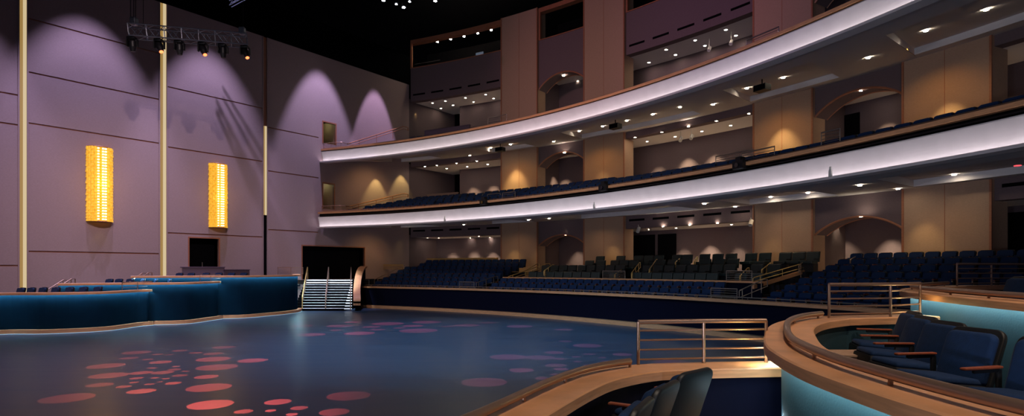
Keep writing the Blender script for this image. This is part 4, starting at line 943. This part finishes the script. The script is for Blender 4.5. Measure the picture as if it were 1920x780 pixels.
# gobo light from the moving heads: a stencil of round holes, computed per ray
G1 = [(126, 746.5, 44), (199, 686, 31), (204, 704, 32), (187, 721.5, 22), (265, 733.5, 24), (256, 661, 24), (242, 671.5, 16), (301, 679, 19), (325, 718.5, 14), (305, 698.5, 19), (337, 704, 13), (265, 699, 19), (256, 709, 12), (277, 674, 10), (295, 664.5, 9), (290, 708.5, 8), (280, 720.5, 9), (251, 717, 8), (300, 716, 6), (337, 657.5, 14), (327, 693, 12), (232, 725, 13), (310, 710, 7), (318, 665, 8), (330, 687, 7), (285, 690, 9), (348, 696, 7)]
G2 = [(392, 726.5, 39), (395, 758.5, 40), (387, 706.5, 21), (407, 688.5, 36), (400, 673.5, 30), (400, 663, 17), (420, 651, 20), (367, 661.5, 12), (457, 771.5, 17)]
G5 = [(654, 742, 40), (627, 772.5, 28), (521, 753.5, 24), (561, 765, 16), (547, 777, 11), (507, 770, 10), (487, 675, 16), (472, 676, 25)]
G3 = [(582, 627.5, 27), (674, 625, 28), (565, 611, 21), (637, 611, 24), (785, 620, 36), (727, 607, 30), (697, 613, 17), (775, 611, 20), (800, 604, 27), (630, 619, 11), (707, 618, 15), (875, 610, 25), (915, 605, 16), (840, 612, 14), (660, 604, 14), (750, 615, 12)]
G4 = [(908, 716.5, 43), (978, 694, 23), (953, 669.5, 34), (1012, 670.5, 28), (1039.5, 661, 18), (1049, 673, 12), (1042, 685, 20), (1052, 692, 14), (1041, 702, 10), (1016, 709.5, 14), (1105, 664, 12), (1080, 669, 8), (1083, 678, 8), (1107, 685, 14), (1167, 664.6, 18), (1101, 648, 27), (1129, 670.5, 8), (974, 612, 24), (1057, 618, 17), (1261, 680, 34), (1135, 677, 9), (1120, 691, 12), (1060, 640, 12)]
def gobo(loc, discs, power, col):
    loc = Vector(loc); cen = Vector((0, 0, 0)); ds = []
    for u, v, r in discs: q = P(u, v, -2.6); rr = r*q.y/F; ds.append((q.x, q.y, rr)); cen += Vector((q.x, q.y, 0))/len(discs)
    far = max(math.degrees((Vector((x, y, 0))-loc).angle(cen-loc)) for x, y, r in ds)
    o = spot(loc, cen, power, min(170, 2*far+14), .1, col, 0.0); o.name = 'gobo_light'; L = o.data; L.use_nodes = True; nt = L.node_tree; n = nt.nodes; l = nt.links
    em = n['Emission']; g = n.new('ShaderNodeNewGeometry'); sp = n.new('ShaderNodeSeparateXYZ'); l.new(g.outputs['Incoming'], sp.inputs[0])
    def mth(op, a, c_=None):
        k = n.new('ShaderNodeMath'); k.operation = op
        for i_, x in enumerate((a, c_)):
            if x is None: continue
            if isinstance(x, (int, float)): k.inputs[i_].default_value = x
            else: l.new(x, k.inputs[i_])
        return k.outputs[0]
    gx = mth('ADD', mth('MULTIPLY', mth('DIVIDE', sp.outputs[0], sp.outputs[2]), -loc.z), loc.x); gy = mth('ADD', mth('MULTIPLY', mth('DIVIDE', sp.outputs[1], sp.outputs[2]), -loc.z), loc.y)
    cb = n.new('ShaderNodeCombineXYZ'); l.new(gx, cb.inputs[0]); l.new(gy, cb.inputs[1]); acc = None
    for k, (x, y, r) in enumerate(ds):
        dn = n.new('ShaderNodeVectorMath'); dn.operation = 'DISTANCE'; l.new(cb.outputs[0], dn.inputs[0]); dn.inputs[1].default_value = (x, y, 0)
        w = mth('MULTIPLY', mth('LESS_THAN', dn.outputs['Value'], r), .75+.5*((k*37) % 10)/10)
        acc = w if acc is None else mth('MAXIMUM', acc, w)
    l.new(acc, em.inputs['Strength'])
gobo(HEADS[0], G1, 12500, (1, .13, .08))
gobo(HEADS[1], G2, 12000, (1, .12, .10))
gobo(HEADS[2], G3, 30000, (1, .08, .12))
gobo(HEADS[2]+Vector((.3, 0, 0)), G5, 13000, (1, .12, .12))
gobo((-2, 24, 16), G4, 20000, (.9, .14, .22))

# ---------------------------------------------------------------- world, camera, look
w = D.worlds.new('hall_dark'); bpy.context.scene.world = w; w.use_nodes = True
w.node_tree.nodes['Background'].inputs[0].default_value = (.10, .09, .12, 1); w.node_tree.nodes['Background'].inputs[1].default_value = .42
cam = D.cameras.new('camera'); co = D.objects.new('camera', cam); COL.objects.link(co); co.location = (0, 0, EYE); co.rotation_euler = (PI/2, 0, 0)
cam.sensor_width = 36; cam.lens = F/1920*36; cam.shift_y = (HV-390)/1920; cam.clip_start = .05; cam.clip_end = 300
sc = bpy.context.scene; sc.camera = co
sc.view_settings.view_transform = 'Standard'; sc.view_settings.look = 'None'; sc.view_settings.exposure = 0; sc.view_settings.gamma = 1; sc.view_settings.use_curve_mapping = False
